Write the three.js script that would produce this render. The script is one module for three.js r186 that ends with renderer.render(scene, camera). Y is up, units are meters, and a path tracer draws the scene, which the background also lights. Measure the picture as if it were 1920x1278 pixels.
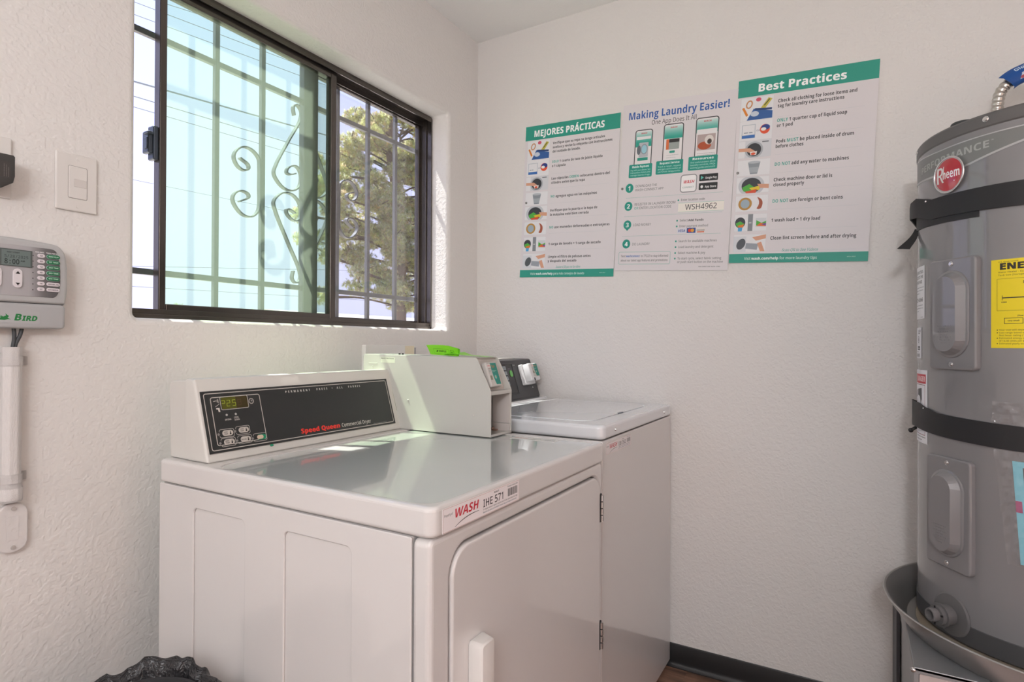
import * as THREE from 'three';
import { RoundedBoxGeometry } from 'three/addons/geometries/RoundedBoxGeometry.js';
import { mergeGeometries, mergeVertices, toCreasedNormals } from 'three/addons/utils/BufferGeometryUtils.js';

// ------------------------------------------------------------------ camera, sky, sun, lamps, exposure
const rad = THREE.MathUtils.degToRad;
const scene = new THREE.Scene();
const camera = new THREE.PerspectiveCamera(60.52, 1920 / 1278, 0.05, 2000);
camera.position.set(1.401, 1.1417, 2.0933);
camera.rotation.set(rad(0.29), rad(30.33), rad(0.25), 'YXZ');

const renderer = new THREE.WebGLRenderer({ antialias: true });
renderer.toneMapping = THREE.LinearToneMapping;
renderer.toneMappingExposure = 1.0;
renderer.shadowMap.enabled = true;
renderer.shadowMap.type = THREE.PCFSoftShadowMap;

{ // clear bright sky, pale towards the horizon
  const W = 256, H = 128, d = new Float32Array(W * H * 4);
  const horizon = [1.04, 1.05, 1.55], zenith = [0.62, 1.05, 2.1], under = [0.42, 0.39, 0.35];
  for (let j = 0; j < H; j++) {
    const e = ((j + 0.5) / H - 0.5) * Math.PI, s = Math.sin(e);
    for (let i = 0; i < W; i++) {
      const o = (j * W + i) * 4;
      for (let c = 0; c < 3; c++) {
        const t = THREE.MathUtils.smoothstep(s, 0.18, 1.0);
        d[o + c] = s >= 0 ? horizon[c] * (1 - t) + zenith[c] * t : under[c];
      }
      d[o + 3] = 1;
    }
  }
  const sky = new THREE.DataTexture(d, W, H, THREE.RGBAFormat, THREE.FloatType);
  sky.mapping = THREE.EquirectangularReflectionMapping;
  sky.magFilter = THREE.LinearFilter; sky.needsUpdate = true;
  scene.background = sky; scene.environment = sky;
}
const sun = new THREE.DirectionalLight(new THREE.Color(1.0, 0.95, 0.86), 13.0);
sun.position.set(-10, 19.4, 3.5); sun.target.position.set(0, 0, 0);
sun.castShadow = true; sun.shadow.mapSize.set(2048, 2048);
Object.assign(sun.shadow.camera, { left: -6, right: 6, top: 6, bottom: -6, near: 1, far: 60 });
scene.add(sun, sun.target);
const LAMP_POWER = 2.25;

// ------------------------------------------------------------------ helpers
let seed = 7;
const rnd = () => { seed = (seed * 1664525 + 1013904223) >>> 0; return seed / 4294967296; };
const rr2 = (a, b) => a + (b - a) * rnd();
const V = (x, y, z) => new THREE.Vector3(x, y, z);
const names = new Map(), origin = new WeakMap();
function numbered(name) { const n = names.get(name) || 0; names.set(name, n + 1); return n ? name + '_' + String(n).padStart(3, '0') : name; }
function G(g) {
  g = g.index ? g.toNonIndexed() : g;
  if (!g.attributes.normal) g.computeVertexNormals();
  if (!g.attributes.uv) g.setAttribute('uv', new THREE.BufferAttribute(new Float32Array(g.attributes.position.count * 2), 2));
  for (const k of Object.keys(g.attributes)) if (!['position', 'normal', 'uv'].includes(k)) g.deleteAttribute(k);
  g.morphAttributes = {};
  return g;
}
const join = (l) => { l = (Array.isArray(l) ? l : [l]).flat(9); return l.length === 1 ? l[0] : mergeGeometries(l.map(G)); };
function tag(o, label, category, group) { o.userData.label = label; if (category) o.userData.category = category; if (group) o.userData.group = group; return o; }
function thing(name, label, category, [x, y, z], group) {
  const o = new THREE.Group(); o.name = numbered(name); o.position.set(x, y, z); scene.add(o);
  origin.set(o, V(x, y, z));
  return tag(o, label, category, group);
}
function part(name, geos, material, parent, label) { // geometry comes in world coordinates
  const g = join(geos), o0 = origin.get(parent) || V(0, 0, 0);
  g.translate(-o0.x, -o0.y, -o0.z);
  const m = new THREE.Mesh(g, material); m.name = name; m.castShadow = m.receiveShadow = true;
  parent.add(m); origin.set(m, o0);
  if (label) m.userData.label = label;
  return m;
}
function single(name, geos, material, label, category, [x, y, z], group) {
  const g = join(geos); g.translate(-x, -y, -z);
  const m = new THREE.Mesh(g, material); m.name = numbered(name); m.position.set(x, y, z); m.castShadow = m.receiveShadow = true;
  scene.add(m); origin.set(m, V(x, y, z));
  return tag(m, label, category, group);
}
function struct(name, geos, material) {
  const g = join(geos), m = new THREE.Mesh(g, material); m.name = name; m.castShadow = m.receiveShadow = true;
  m.userData.kind = 'structure'; scene.add(m); origin.set(m, V(0, 0, 0)); return m;
}
const box = (x0, x1, y0, y1, z0, z1, r = 0, seg = 3) => {
  const w = x1 - x0, h = y1 - y0, d = z1 - z0;
  const g = r > 0 ? new RoundedBoxGeometry(w, h, d, seg, Math.min(r, w / 2.01, h / 2.01, d / 2.01)) : new THREE.BoxGeometry(w, h, d);
  return g.translate((x0 + x1) / 2, (y0 + y1) / 2, (z0 + z1) / 2);
};
const basis = (g, o, ux, uy, uz) => g.applyMatrix4(new THREE.Matrix4().makeBasis(V(...ux), V(...uy), V(...uz)).setPosition(V(...o)));
const onX = (g, o) => basis(g, o, [0, 0, -1], [0, 1, 0], [1, 0, 0]); // drawn in (-z, y), facing +x
const onY = (g, o) => basis(g, o, [1, 0, 0], [0, 0, -1], [0, 1, 0]); // drawn in (x, -z), facing +y
function rrPath(P, x0, x1, y0, y1, r) {
  const s = new P();
  r = Math.max(1e-4, Math.min(r, (x1 - x0) / 2.001, (y1 - y0) / 2.001));
  s.moveTo(x0 + r, y0); s.lineTo(x1 - r, y0); s.absarc(x1 - r, y0 + r, r, -Math.PI / 2, 0);
  s.lineTo(x1, y1 - r); s.absarc(x1 - r, y1 - r, r, 0, Math.PI / 2);
  s.lineTo(x0 + r, y1); s.absarc(x0 + r, y1 - r, r, Math.PI / 2, Math.PI);
  s.lineTo(x0, y0 + r); s.absarc(x0 + r, y0 + r, r, Math.PI, Math.PI * 1.5); s.closePath();
  return s;
}
const rrect = (x0, x1, y0, y1, r, holes = []) => { const s = rrPath(THREE.Shape, x0, x1, y0, y1, r); for (const h of holes) s.holes.push(rrPath(THREE.Path, ...h)); return s; };
const poly = (pts) => { const s = new THREE.Shape(); pts.forEach((p, i) => (i ? s.lineTo(...p) : s.moveTo(...p))); s.closePath(); return s; };
function extr(shape, depth, b = 0, seg = 3, curve = 8) { // total thickness = depth, outline as drawn, edges rounded by b
  const g = new THREE.ExtrudeGeometry(shape, { depth: depth - 2 * b, bevelEnabled: b > 0, bevelSize: b, bevelThickness: b, bevelOffset: -b, bevelSegments: seg, curveSegments: curve });
  return g.translate(0, 0, b);
}
const smooth = (g, a = 0.6) => toCreasedNormals(G(g), a);
const cyl = (r0, r1, h, n = 24) => new THREE.CylinderGeometry(r1, r0, h, n);
const between = (a, b, r0, r1 = r0, n = 16) => { const d = b.clone().sub(a), g = cyl(r0, r1, d.length(), n); return g.applyQuaternion(new THREE.Quaternion().setFromUnitVectors(V(0, 1, 0), d.clone().normalize())).translate(...a.clone().add(b).multiplyScalar(0.5).toArray()); };
const tube = (pts, r, n = 40, m = 8) => new THREE.TubeGeometry(new THREE.CatmullRomCurve3(pts), n, r, m, false);
function metreUV(g) { // planar uv in metres by the main direction of each face
  g = G(g); const p = g.attributes.position, n = g.attributes.normal, uv = g.attributes.uv;
  for (let i = 0; i < p.count; i++) {
    const ax = Math.abs(n.getX(i)), ay = Math.abs(n.getY(i)), az = Math.abs(n.getZ(i));
    if (ax >= ay && ax >= az) uv.setXY(i, p.getZ(i), p.getY(i)); else if (ay >= az) uv.setXY(i, p.getX(i), p.getZ(i)); else uv.setXY(i, p.getX(i), p.getY(i));
  }
  return g;
}
// ribbon with thickness along a list of {x, z, y0, y1}
function ribbon(list, t) {
  const pos = [], idx = [], n = list.length;
  list.forEach((p, i) => {
    const a = list[Math.max(0, i - 1)], b = list[Math.min(n - 1, i + 1)];
    const dx = b.x - a.x, dz = b.z - a.z, l = Math.hypot(dx, dz) || 1, ox = (dz / l) * t, oz = (-dx / l) * t;
    pos.push(p.x, p.y0, p.z, p.x, p.y1, p.z, p.x + ox, p.y1, p.z + oz, p.x + ox, p.y0, p.z + oz);
  });
  for (let i = 0; i < n - 1; i++) for (let k = 0; k < 4; k++) {
    const a = i * 4 + k, b = i * 4 + ((k + 1) % 4), c = b + 4, d = a + 4; idx.push(a, b, c, a, c, d);
  }
  idx.push(0, 2, 1, 0, 3, 2); const e = (n - 1) * 4; idx.push(e, e + 1, e + 2, e, e + 2, e + 3);
  const g = new THREE.BufferGeometry(); g.setAttribute('position', new THREE.Float32BufferAttribute(pos, 3)); g.setIndex(idx);
  return smooth(g, 0.7);
}

// noise
const hash = (x, y, s) => { let h = (x * 374761393 + y * 668265263 + s * 974711) | 0; h = Math.imul(h ^ (h >>> 13), 1274126177); return ((h ^ (h >>> 16)) >>> 0) / 4294967296; };
function vnoise(x, y, per, s) {
  const ix = Math.floor(x), iy = Math.floor(y), fx = x - ix, fy = y - iy, u = fx * fx * (3 - 2 * fx), v = fy * fy * (3 - 2 * fy), w = (a, b) => hash(((a % per) + per) % per, ((b % per) + per) % per, s);
  return (w(ix, iy) * (1 - u) + w(ix + 1, iy) * u) * (1 - v) + (w(ix, iy + 1) * (1 - u) + w(ix + 1, iy + 1) * u) * v;
}
function noiseTex(N, f, srgb, size) {
  const d = new Uint8Array(N * N * 4);
  for (let j = 0; j < N; j++) for (let i = 0; i < N; i++) { const c = f(i / N, j / N), o = (j * N + i) * 4; for (let k = 0; k < 3; k++) d[o + k] = Math.max(0, Math.min(255, (Array.isArray(c) ? c[k] : c) * 255)); d[o + 3] = 255; }
  const t = new THREE.DataTexture(d, N, N); t.wrapS = t.wrapT = THREE.RepeatWrapping; t.magFilter = THREE.LinearFilter; t.minFilter = THREE.LinearMipmapLinearFilter; t.generateMipmaps = true;
  if (srgb) t.colorSpace = THREE.SRGBColorSpace; t.repeat.set(1 / size, 1 / size); t.needsUpdate = true; return t;
}
const ctxOf = (w, h) => { const c = document.createElement('canvas'); c.width = w; c.height = h; return [c, c.getContext('2d')]; };
function canvasTex(w, h, draw) { const [c, x] = ctxOf(w, h); draw(x, w, h); const t = new THREE.CanvasTexture(c); t.colorSpace = THREE.SRGBColorSpace; t.anisotropy = 8; return t; }
function T(x, s, px, py, size, o = {}) { // text; o.w squeezes it to a width
  x.save(); x.fillStyle = o.c || '#222'; x.font = `${o.b ? 'bold ' : ''}${size}px ${o.f || 'sans-serif'}`; x.textBaseline = 'alphabetic';
  let k = 1; if (o.w) k = o.w / x.measureText(s).width;
  const w = x.measureText(s).width * k, ox = o.a === 'c' ? -w / 2 : o.a === 'r' ? -w : 0;
  x.translate(px + ox, py); if (o.i) x.transform(1, 0, -0.22, 1, 0, 0); x.scale(k, 1);
  if (o.sp) { let cx = 0; for (const ch of s) { x.fillText(ch, cx, 0); cx += x.measureText(ch).width + o.sp; } } else x.fillText(s, 0, 0);
  if (o.st) { x.strokeStyle = o.c; x.lineWidth = o.st; x.strokeText(s, 0, 0); }
  x.restore(); return w;
}
const rrFill = (x, a, b, w, h, r, c, st, lw) => { x.beginPath(); x.moveTo(a + r, b); x.arcTo(a + w, b, a + w, b + h, r); x.arcTo(a + w, b + h, a, b + h, r); x.arcTo(a, b + h, a, b, r); x.arcTo(a, b, a + w, b, r); x.closePath(); if (c) { x.fillStyle = c; x.fill(); } if (st) { x.strokeStyle = st; x.lineWidth = lw || 2; x.stroke(); } };
const ell = (x, a, b, rx, ry, c, rot = 0) => { x.beginPath(); x.ellipse(a, b, rx, ry, rot, 0, Math.PI * 2); x.fillStyle = c; x.fill(); };
const lin = (x, pts, c, lw) => { x.beginPath(); pts.forEach((p, i) => (i ? x.lineTo(...p) : x.moveTo(...p))); x.strokeStyle = c; x.lineWidth = lw; x.stroke(); };
const fillP = (x, pts, c) => { x.beginPath(); pts.forEach((p, i) => (i ? x.lineTo(...p) : x.moveTo(...p))); x.closePath(); x.fillStyle = c; x.fill(); };
const fuzz = (x, a, b, w, rows, gap, c, h = 2) => { x.fillStyle = c; for (let r = 0; r < rows; r++) { let p = a; while (p < a + w * (r === rows - 1 ? 0.7 : 1)) { const l = 4 + rnd() * 12; x.fillRect(p, b + r * gap, l, h); p += l + 3; } } };

// materials
const S = (color, rough, o = {}) => new THREE.MeshStandardMaterial({ color, roughness: rough, metalness: 0, ...o });
const PH = (color, rough, o = {}) => new THREE.MeshPhysicalMaterial({ color, roughness: rough, metalness: 0, ...o });
const plasterBump = noiseTex(1024, (u, v) => {
  const big = vnoise(u * 64, v * 64, 64, 3), mid = vnoise(u * 128, v * 128, 128, 5), fine = vnoise(u * 256, v * 256, 256, 9);
  const k = THREE.MathUtils.smoothstep(big * 0.5 + mid * 0.5, 0.34, 0.68);
  return 0.25 + 0.5 * k + 0.2 * fine * 0.8;
}, false, 0.62);
const wallPaint = S(new THREE.Color(0.77, 0.745, 0.72), 0.62, { bumpMap: plasterBump, bumpScale: 0.001 });
const ceilingPaint = S(new THREE.Color(0.91, 0.905, 0.89), 0.75, { bumpMap: plasterBump, bumpScale: 0.0006 });
const enamel = PH(new THREE.Color(0.70, 0.675, 0.66), 0.35, { clearcoat: 1, clearcoatRoughness: 0.05 });
const enamelTop = PH(new THREE.Color(0.56, 0.59, 0.585), 0.2, { clearcoat: 1, clearcoatRoughness: 0.03 });
const enamelDull = S(new THREE.Color(0.66, 0.64, 0.60), 0.42);
const bronze = S(new THREE.Color(0.13, 0.115, 0.105), 0.18, { metalness: 0.8 });
const chrome = S(new THREE.Color(0.72, 0.72, 0.72), 0.22, { metalness: 1 });
const black = S(new THREE.Color(0.012, 0.012, 0.013), 0.45);
const plasticWhite = S(new THREE.Color(0.74, 0.71, 0.68), 0.4);
const paper = S(new THREE.Color(0.85, 0.85, 0.85), 0.6);
const printed = (map, rough = 0.45, o = {}) => S(0xffffff, rough, { map, ...o });
const boxFaces = (side, front) => [side, side, side, side, front, side];
// a sticker or board: box w x h x t, face printed, centred on o and turned into a basis
function board(w, h, t, map, rough, place, side = paper) {
  const g = new THREE.BoxGeometry(w, h, t); place(g); return [g, boxFaces(side, printed(map, rough))];
}
function sheet(name, w, h, t, map, rough, place, parent, label, side) {
  const [g, m] = board(w, h, t, map, rough, place, side), o0 = origin.get(parent) || V(0, 0, 0);
  g.translate(-o0.x, -o0.y, -o0.z);
  const me = new THREE.Mesh(g, m); me.name = name; me.castShadow = me.receiveShadow = true; parent.add(me); origin.set(me, o0); if (label) me.userData.label = label; return me;
}

// ------------------------------------------------------------------ the room
const CEIL = 2.437, RX = 3.1, RZ = 4.0, WT = 0.168;
const WIN = { z0: 0.206, z1: 1.385, y0: 1.198, y1: 2.062 }, DOOR = { z0: 3.05, z1: 3.75, y1: 2.05 };
{
  const s = poly([[-RZ - 0.2, -0.1], [0.2, -0.1], [0.2, 2.62], [-RZ - 0.2, 2.62]]);
  s.holes.push(rrPath(THREE.Path, -WIN.z1, -WIN.z0, WIN.y0, WIN.y1, 0.012));
  s.holes.push(rrPath(THREE.Path, -DOOR.z1, -DOOR.z0, -0.09, DOOR.y1, 0.004));
  struct('wall_left', metreUV(onX(extr(s, WT, 0.016, 5, 4), [-WT, 0, 0])), wallPaint);
  struct('wall_back', metreUV(box(0, RX + 0.16, -0.1, 2.62, -0.16, 0)), wallPaint);
  struct('wall_right', metreUV([[0, 1.35, -0.1, 2.62], [2.95, RZ + 0.16, -0.1, 2.62], [1.35, 2.95, 2.08, 2.62], [1.35, 2.95, -0.1, 0]].map(([a, b, c, d]) => box(RX, RX + 0.16, c, d, a, b)).reduce((p, g) => join([p, g]))), wallPaint);
  struct('wall_front', metreUV(box(0, RX, -0.1, 2.62, RZ, RZ + 0.16)), wallPaint);
  struct('ceiling', metreUV(box(0, RX, CEIL, 2.62, 0, RZ)), ceilingPaint);
  const floorTex = noiseTex(512, (u, v) => {
    const st = vnoise(u * 6, v * 60, 60, 2) * 0.5 + vnoise(u * 14, v * 160, 160, 4) * 0.3 + vnoise(u * 30, v * 30, 30, 6) * 0.35, k = 0.55 + 0.6 * st;
    return [0.56 * k, 0.43 * k, 0.36 * k];
  }, true, 0.9);
  struct('floor', metreUV(box(0, RX, -0.1, 0, 0, RZ)), S(0xffffff, 0.5, { map: floorTex, bumpMap: plasterBump, bumpScale: 0.0006 }));
  const prof = poly([[0, 0], [0.014, 0], [0.0135, 0.003], [0.006, 0.012], [0.004, 0.022], [0.0035, 0.078], [0.002, 0.081], [0, 0.081]]); // (out, up)
  const g = new THREE.ExtrudeGeometry(prof, { depth: RX, bevelEnabled: false });
  struct('baseboard_back', smooth(basis(g, [0, 0, 0], [0, 0, 1], [0, 1, 0], [-1, 0, 0]).translate(RX, 0, 0), 0.5), S(new THREE.Color(0.012, 0.012, 0.013), 0.35));
  const g2 = new THREE.ExtrudeGeometry(prof, { depth: DOOR.z0 - 0.02, bevelEnabled: false });
  struct('baseboard_left', smooth(g2, 0.5), S(new THREE.Color(0.012, 0.012, 0.013), 0.35));
  // door frame of the open doorway behind the camera
  const dj = S(new THREE.Color(0.6, 0.58, 0.55), 0.5);
  struct('trim_1', [box(-0.06, 0.012, 0, DOOR.y1, DOOR.z0 - 0.05, DOOR.z0 + 0.012, 0.003), box(-0.06, 0.012, 0, DOOR.y1, DOOR.z1 - 0.012, DOOR.z1 + 0.05, 0.003), box(-0.06, 0.012, DOOR.y1 - 0.012, DOOR.y1 + 0.05, DOOR.z0 - 0.05, DOOR.z1 + 0.05, 0.003)], dj);
}
for (const [lx, lz, label] of [[1.6, 2.95, 'round opal glass pendant light nearer the posters'], [1.6, 3.6, 'round opal glass pendant light nearer the doorway']]) { // opal globes behind the camera
  const t = thing('pendant_light', label, 'light', [lx, CEIL, lz]), gy = CEIL - 0.68;
  part('ceiling_rose', cyl(0.05, 0.055, 0.02, 32).translate(lx, CEIL - 0.0105, lz), plasticWhite, t);
  part('stem', between(V(lx, CEIL - 0.02, lz), V(lx, gy + 0.13, lz), 0.006), plasticWhite, t);
  part('globe', new THREE.SphereGeometry(0.14, 40, 24).translate(lx, gy, lz), S(0xffffff, 0.4, { emissive: new THREE.Color(1, 0.97, 0.95), emissiveIntensity: 1.6 }), t);
  const l = new THREE.PointLight(new THREE.Color(0.96, 0.965, 1.0), LAMP_POWER, 0, 2);
  l.position.set(lx, gy, lz); l.castShadow = true; l.shadow.radius = 5; scene.add(l);
}

// ------------------------------------------------------------------ window
{
  const w = new THREE.Group(); w.name = 'window_1'; w.userData.kind = 'structure'; scene.add(w); origin.set(w, V(0, 0, 0));
  const { z0, z1, y0, y1 } = WIN, xo = -0.163, xi = -0.083;
  // outer frame with its tracks
  const fr = [
    box(xo, xi, y0, y1, z0, z0 + 0.007, 0.001), box(xo, xi, y0, y1, z1 - 0.012, z1, 0.002), box(xo, xi, y1 - 0.011, y1, z0, z1, 0.002), box(xo, xi, y0, y0 + 0.014, z0, z1, 0.002),
    box(-0.089, xi, y1 - 0.02, y1, z0, z1, 0.001), box(-0.132, -0.127, y1 - 0.03, y1, z0, z1, 0.001), box(-0.092, -0.087, y0, y0 + 0.026, z0, z1, 0.001), box(-0.132, -0.127, y0, y0 + 0.026, z0, z1, 0.001),
    box(-0.11, -0.106, y0, y1, z0, z0 + 0.013, 0.001),
  ];
  part('window_frame', fr, bronze, w, 'dark bronze aluminium window frame');
  const lite = (name, za, zb, ya, yb, xa, xb, wl, wr, wt, wb, glass) => {
    const s = part(name, [box(xa, xb, ya, yb, za, za + wr, 0.003), box(xa, xb, ya, yb, zb - wl, zb, 0.003), box(xa, xb, yb - wt, yb, za + wr, zb - wl, 0.003), box(xa, xb, ya, ya + wb, za + wr, zb - wl, 0.003)], bronze, w);
    const xm = (xa + xb) / 2; part('pane', box(xm - 0.0015, xm + 0.0015, ya + wb - 0.004, yb - wt + 0.004, za + wr - 0.004, zb - wl + 0.004), glass, s);
    return s;
  };
  const tint = new THREE.MeshPhysicalMaterial({ color: new THREE.Color(0.81, 0.925, 0.80), roughness: 0.27, transmission: 1, thickness: 0, ior: 1.45, metalness: 0 });
  const clear = new THREE.MeshPhysicalMaterial({ color: new THREE.Color(0.93, 0.945, 0.96), roughness: 0.06, transmission: 1, thickness: 0, ior: 1.45, metalness: 0 });
  const sash = lite('sliding_sash', 0.703, 1.281, y0 + 0.015, y1 - 0.013, -0.124, -0.097, 0.018, 0.024, 0.026, 0.026, tint);
  sash.userData.label = 'sliding sash with teal tinted glass, slid part open';
  const fixed = lite('fixed_sash', z0 + 0.006, 0.803, y0 + 0.015, y1 - 0.013, -0.16, -0.138, 0.058, 0.013, 0.02, 0.02, clear);
  fixed.userData.label = 'fixed clear pane';
  // latch on the free stile
  part('latch', [box(-0.128, -0.1, 1.597, 1.682, 1.281, 1.294, 0.004), box(-0.134, -0.104, 1.612, 1.667, 1.292, 1.304, 0.004), box(-0.112, -0.092, 1.655, 1.661, 1.298, 1.312, 0.0015), box(-0.12, -0.108, 1.622, 1.65, 1.303, 1.3065, 0.001)], S(new THREE.Color(0.08, 0.1, 0.13), 0.3, { metalness: 0.5 }), w, 'black sash latch');
  // dusty insect screen outside the fixed pane
  const scr = new THREE.PlaneGeometry(0.545, 0.79).rotateY(-Math.PI / 2).translate(-0.1655, (y0 + y1) / 2, 0.505);
  part('insect_screen', scr, S(new THREE.Color(0.56, 0.48, 0.41), 0.9, { transparent: true, opacity: 0.18 }), w, 'dusty insect screen');
}
// security grille of bars and scrolls outside the window
{
  const X = -0.196, ZC = 0.763, YM = 1.636;
  const t = thing('window_grille', 'pale grey wrought iron security grille with scrolls outside the window', 'grille', [X, 1.05, ZC]);
  const iron = S(new THREE.Color(0.115, 0.118, 0.125), 0.35, { metalness: 0.2 });
  for (let k = -4; k <= 4; k++) part('bar', box(X - 0.007, X + 0.007, 1.05, 2.24, ZC + k * 0.153 - 0.007, ZC + k * 0.153 + 0.007, 0.0012), iron, t);
  for (const y of [1.05, 1.326, 1.95, 2.24]) part('rail', box(X - 0.008, X + 0.006, y - 0.008, y + 0.008, ZC - 0.66, ZC + 0.66, 0.0012), iron, t);
  for (const s of [-1, 1]) for (const y of [1.12, 2.14]) part('wall_bracket', box(X - 0.006, -WT + 0.002, y, y + 0.03, ZC + s * 0.64 - 0.012, ZC + s * 0.64 + 0.012), iron, t);
  const S1 = [[.227, 1.689], [.199, 1.676], [.197, 1.665], [.211, 1.656], [.232, 1.662], [.246, 1.685], [.24, 1.705], [.216, 1.725], [.187, 1.724], [.163, 1.705], [.160, 1.677], [.160, 1.62], [.160, 1.562], [.166, 1.541], [.187, 1.522], [.216, 1.523], [.241, 1.544], [.249, 1.564], [.241, 1.582], [.219, 1.593], [.198, 1.588], [.196, 1.579], [.227, 1.56]];
  const S2 = [[.033, 1.881], [.037, 1.906], [.024, 1.919], [.006, 1.906], [.008, 1.878], [.055, 1.79], [.101, 1.702], [.109, 1.673], [.089, 1.646], [.066, 1.634], [.037, 1.635], [.014, 1.652], [.005, 1.676], [.007, 1.7], [.02, 1.716], [.037, 1.716], [.059, 1.7], [.061, 1.687], [.047, 1.685], [.027, 1.693]];
  const strip = (pts) => { // flat bar bent into a curve: wide in depth, thin in the plane
    const c = new THREE.CatmullRomCurve3(pts.map((p) => V(0, p[1], p[0])), false, 'centripetal'), n = pts.length * 5, hw = 0.0075, ht = 0.0022, pos = [], idx = [];
    for (let i = 0; i <= n; i++) {
      const p = c.getPointAt(i / n), tg = c.getTangentAt(i / n), ny = tg.z, nz = -tg.y;
      for (const [a, b] of [[-hw, -ht], [hw, -ht], [hw, ht], [-hw, ht]]) pos.push(X + a, p.y + ny * b, p.z + nz * b);
    }
    for (let i = 0; i < n; i++) for (let k = 0; k < 4; k++) { const a = i * 4 + k, b = i * 4 + ((k + 1) % 4); idx.push(a, b + 4, b, a, a + 4, b + 4); }
    idx.push(0, 1, 2, 0, 2, 3, n * 4, n * 4 + 2, n * 4 + 1, n * 4, n * 4 + 3, n * 4 + 2);
    const g = new THREE.BufferGeometry(); g.setAttribute('position', new THREE.Float32BufferAttribute(pos, 3)); g.setIndex(idx); return smooth(g, 0.6);
  };
  const k = 1.016, yy = (y) => 1.1417 + (y - 1.1417) * k;
  for (const s of [-1, 1]) {
    part('scroll', strip(S1.map(([u, y]) => [ZC + s * u * k, yy(y)])), iron, t);
    part('scroll', strip(S2.map(([u, y]) => [ZC + s * u * k, yy(y)])), iron, t);
    part('scroll', strip(S2.map(([u, y]) => [ZC + s * u * k, 2 * YM - yy(y)])), iron, t);
  }
}

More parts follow.
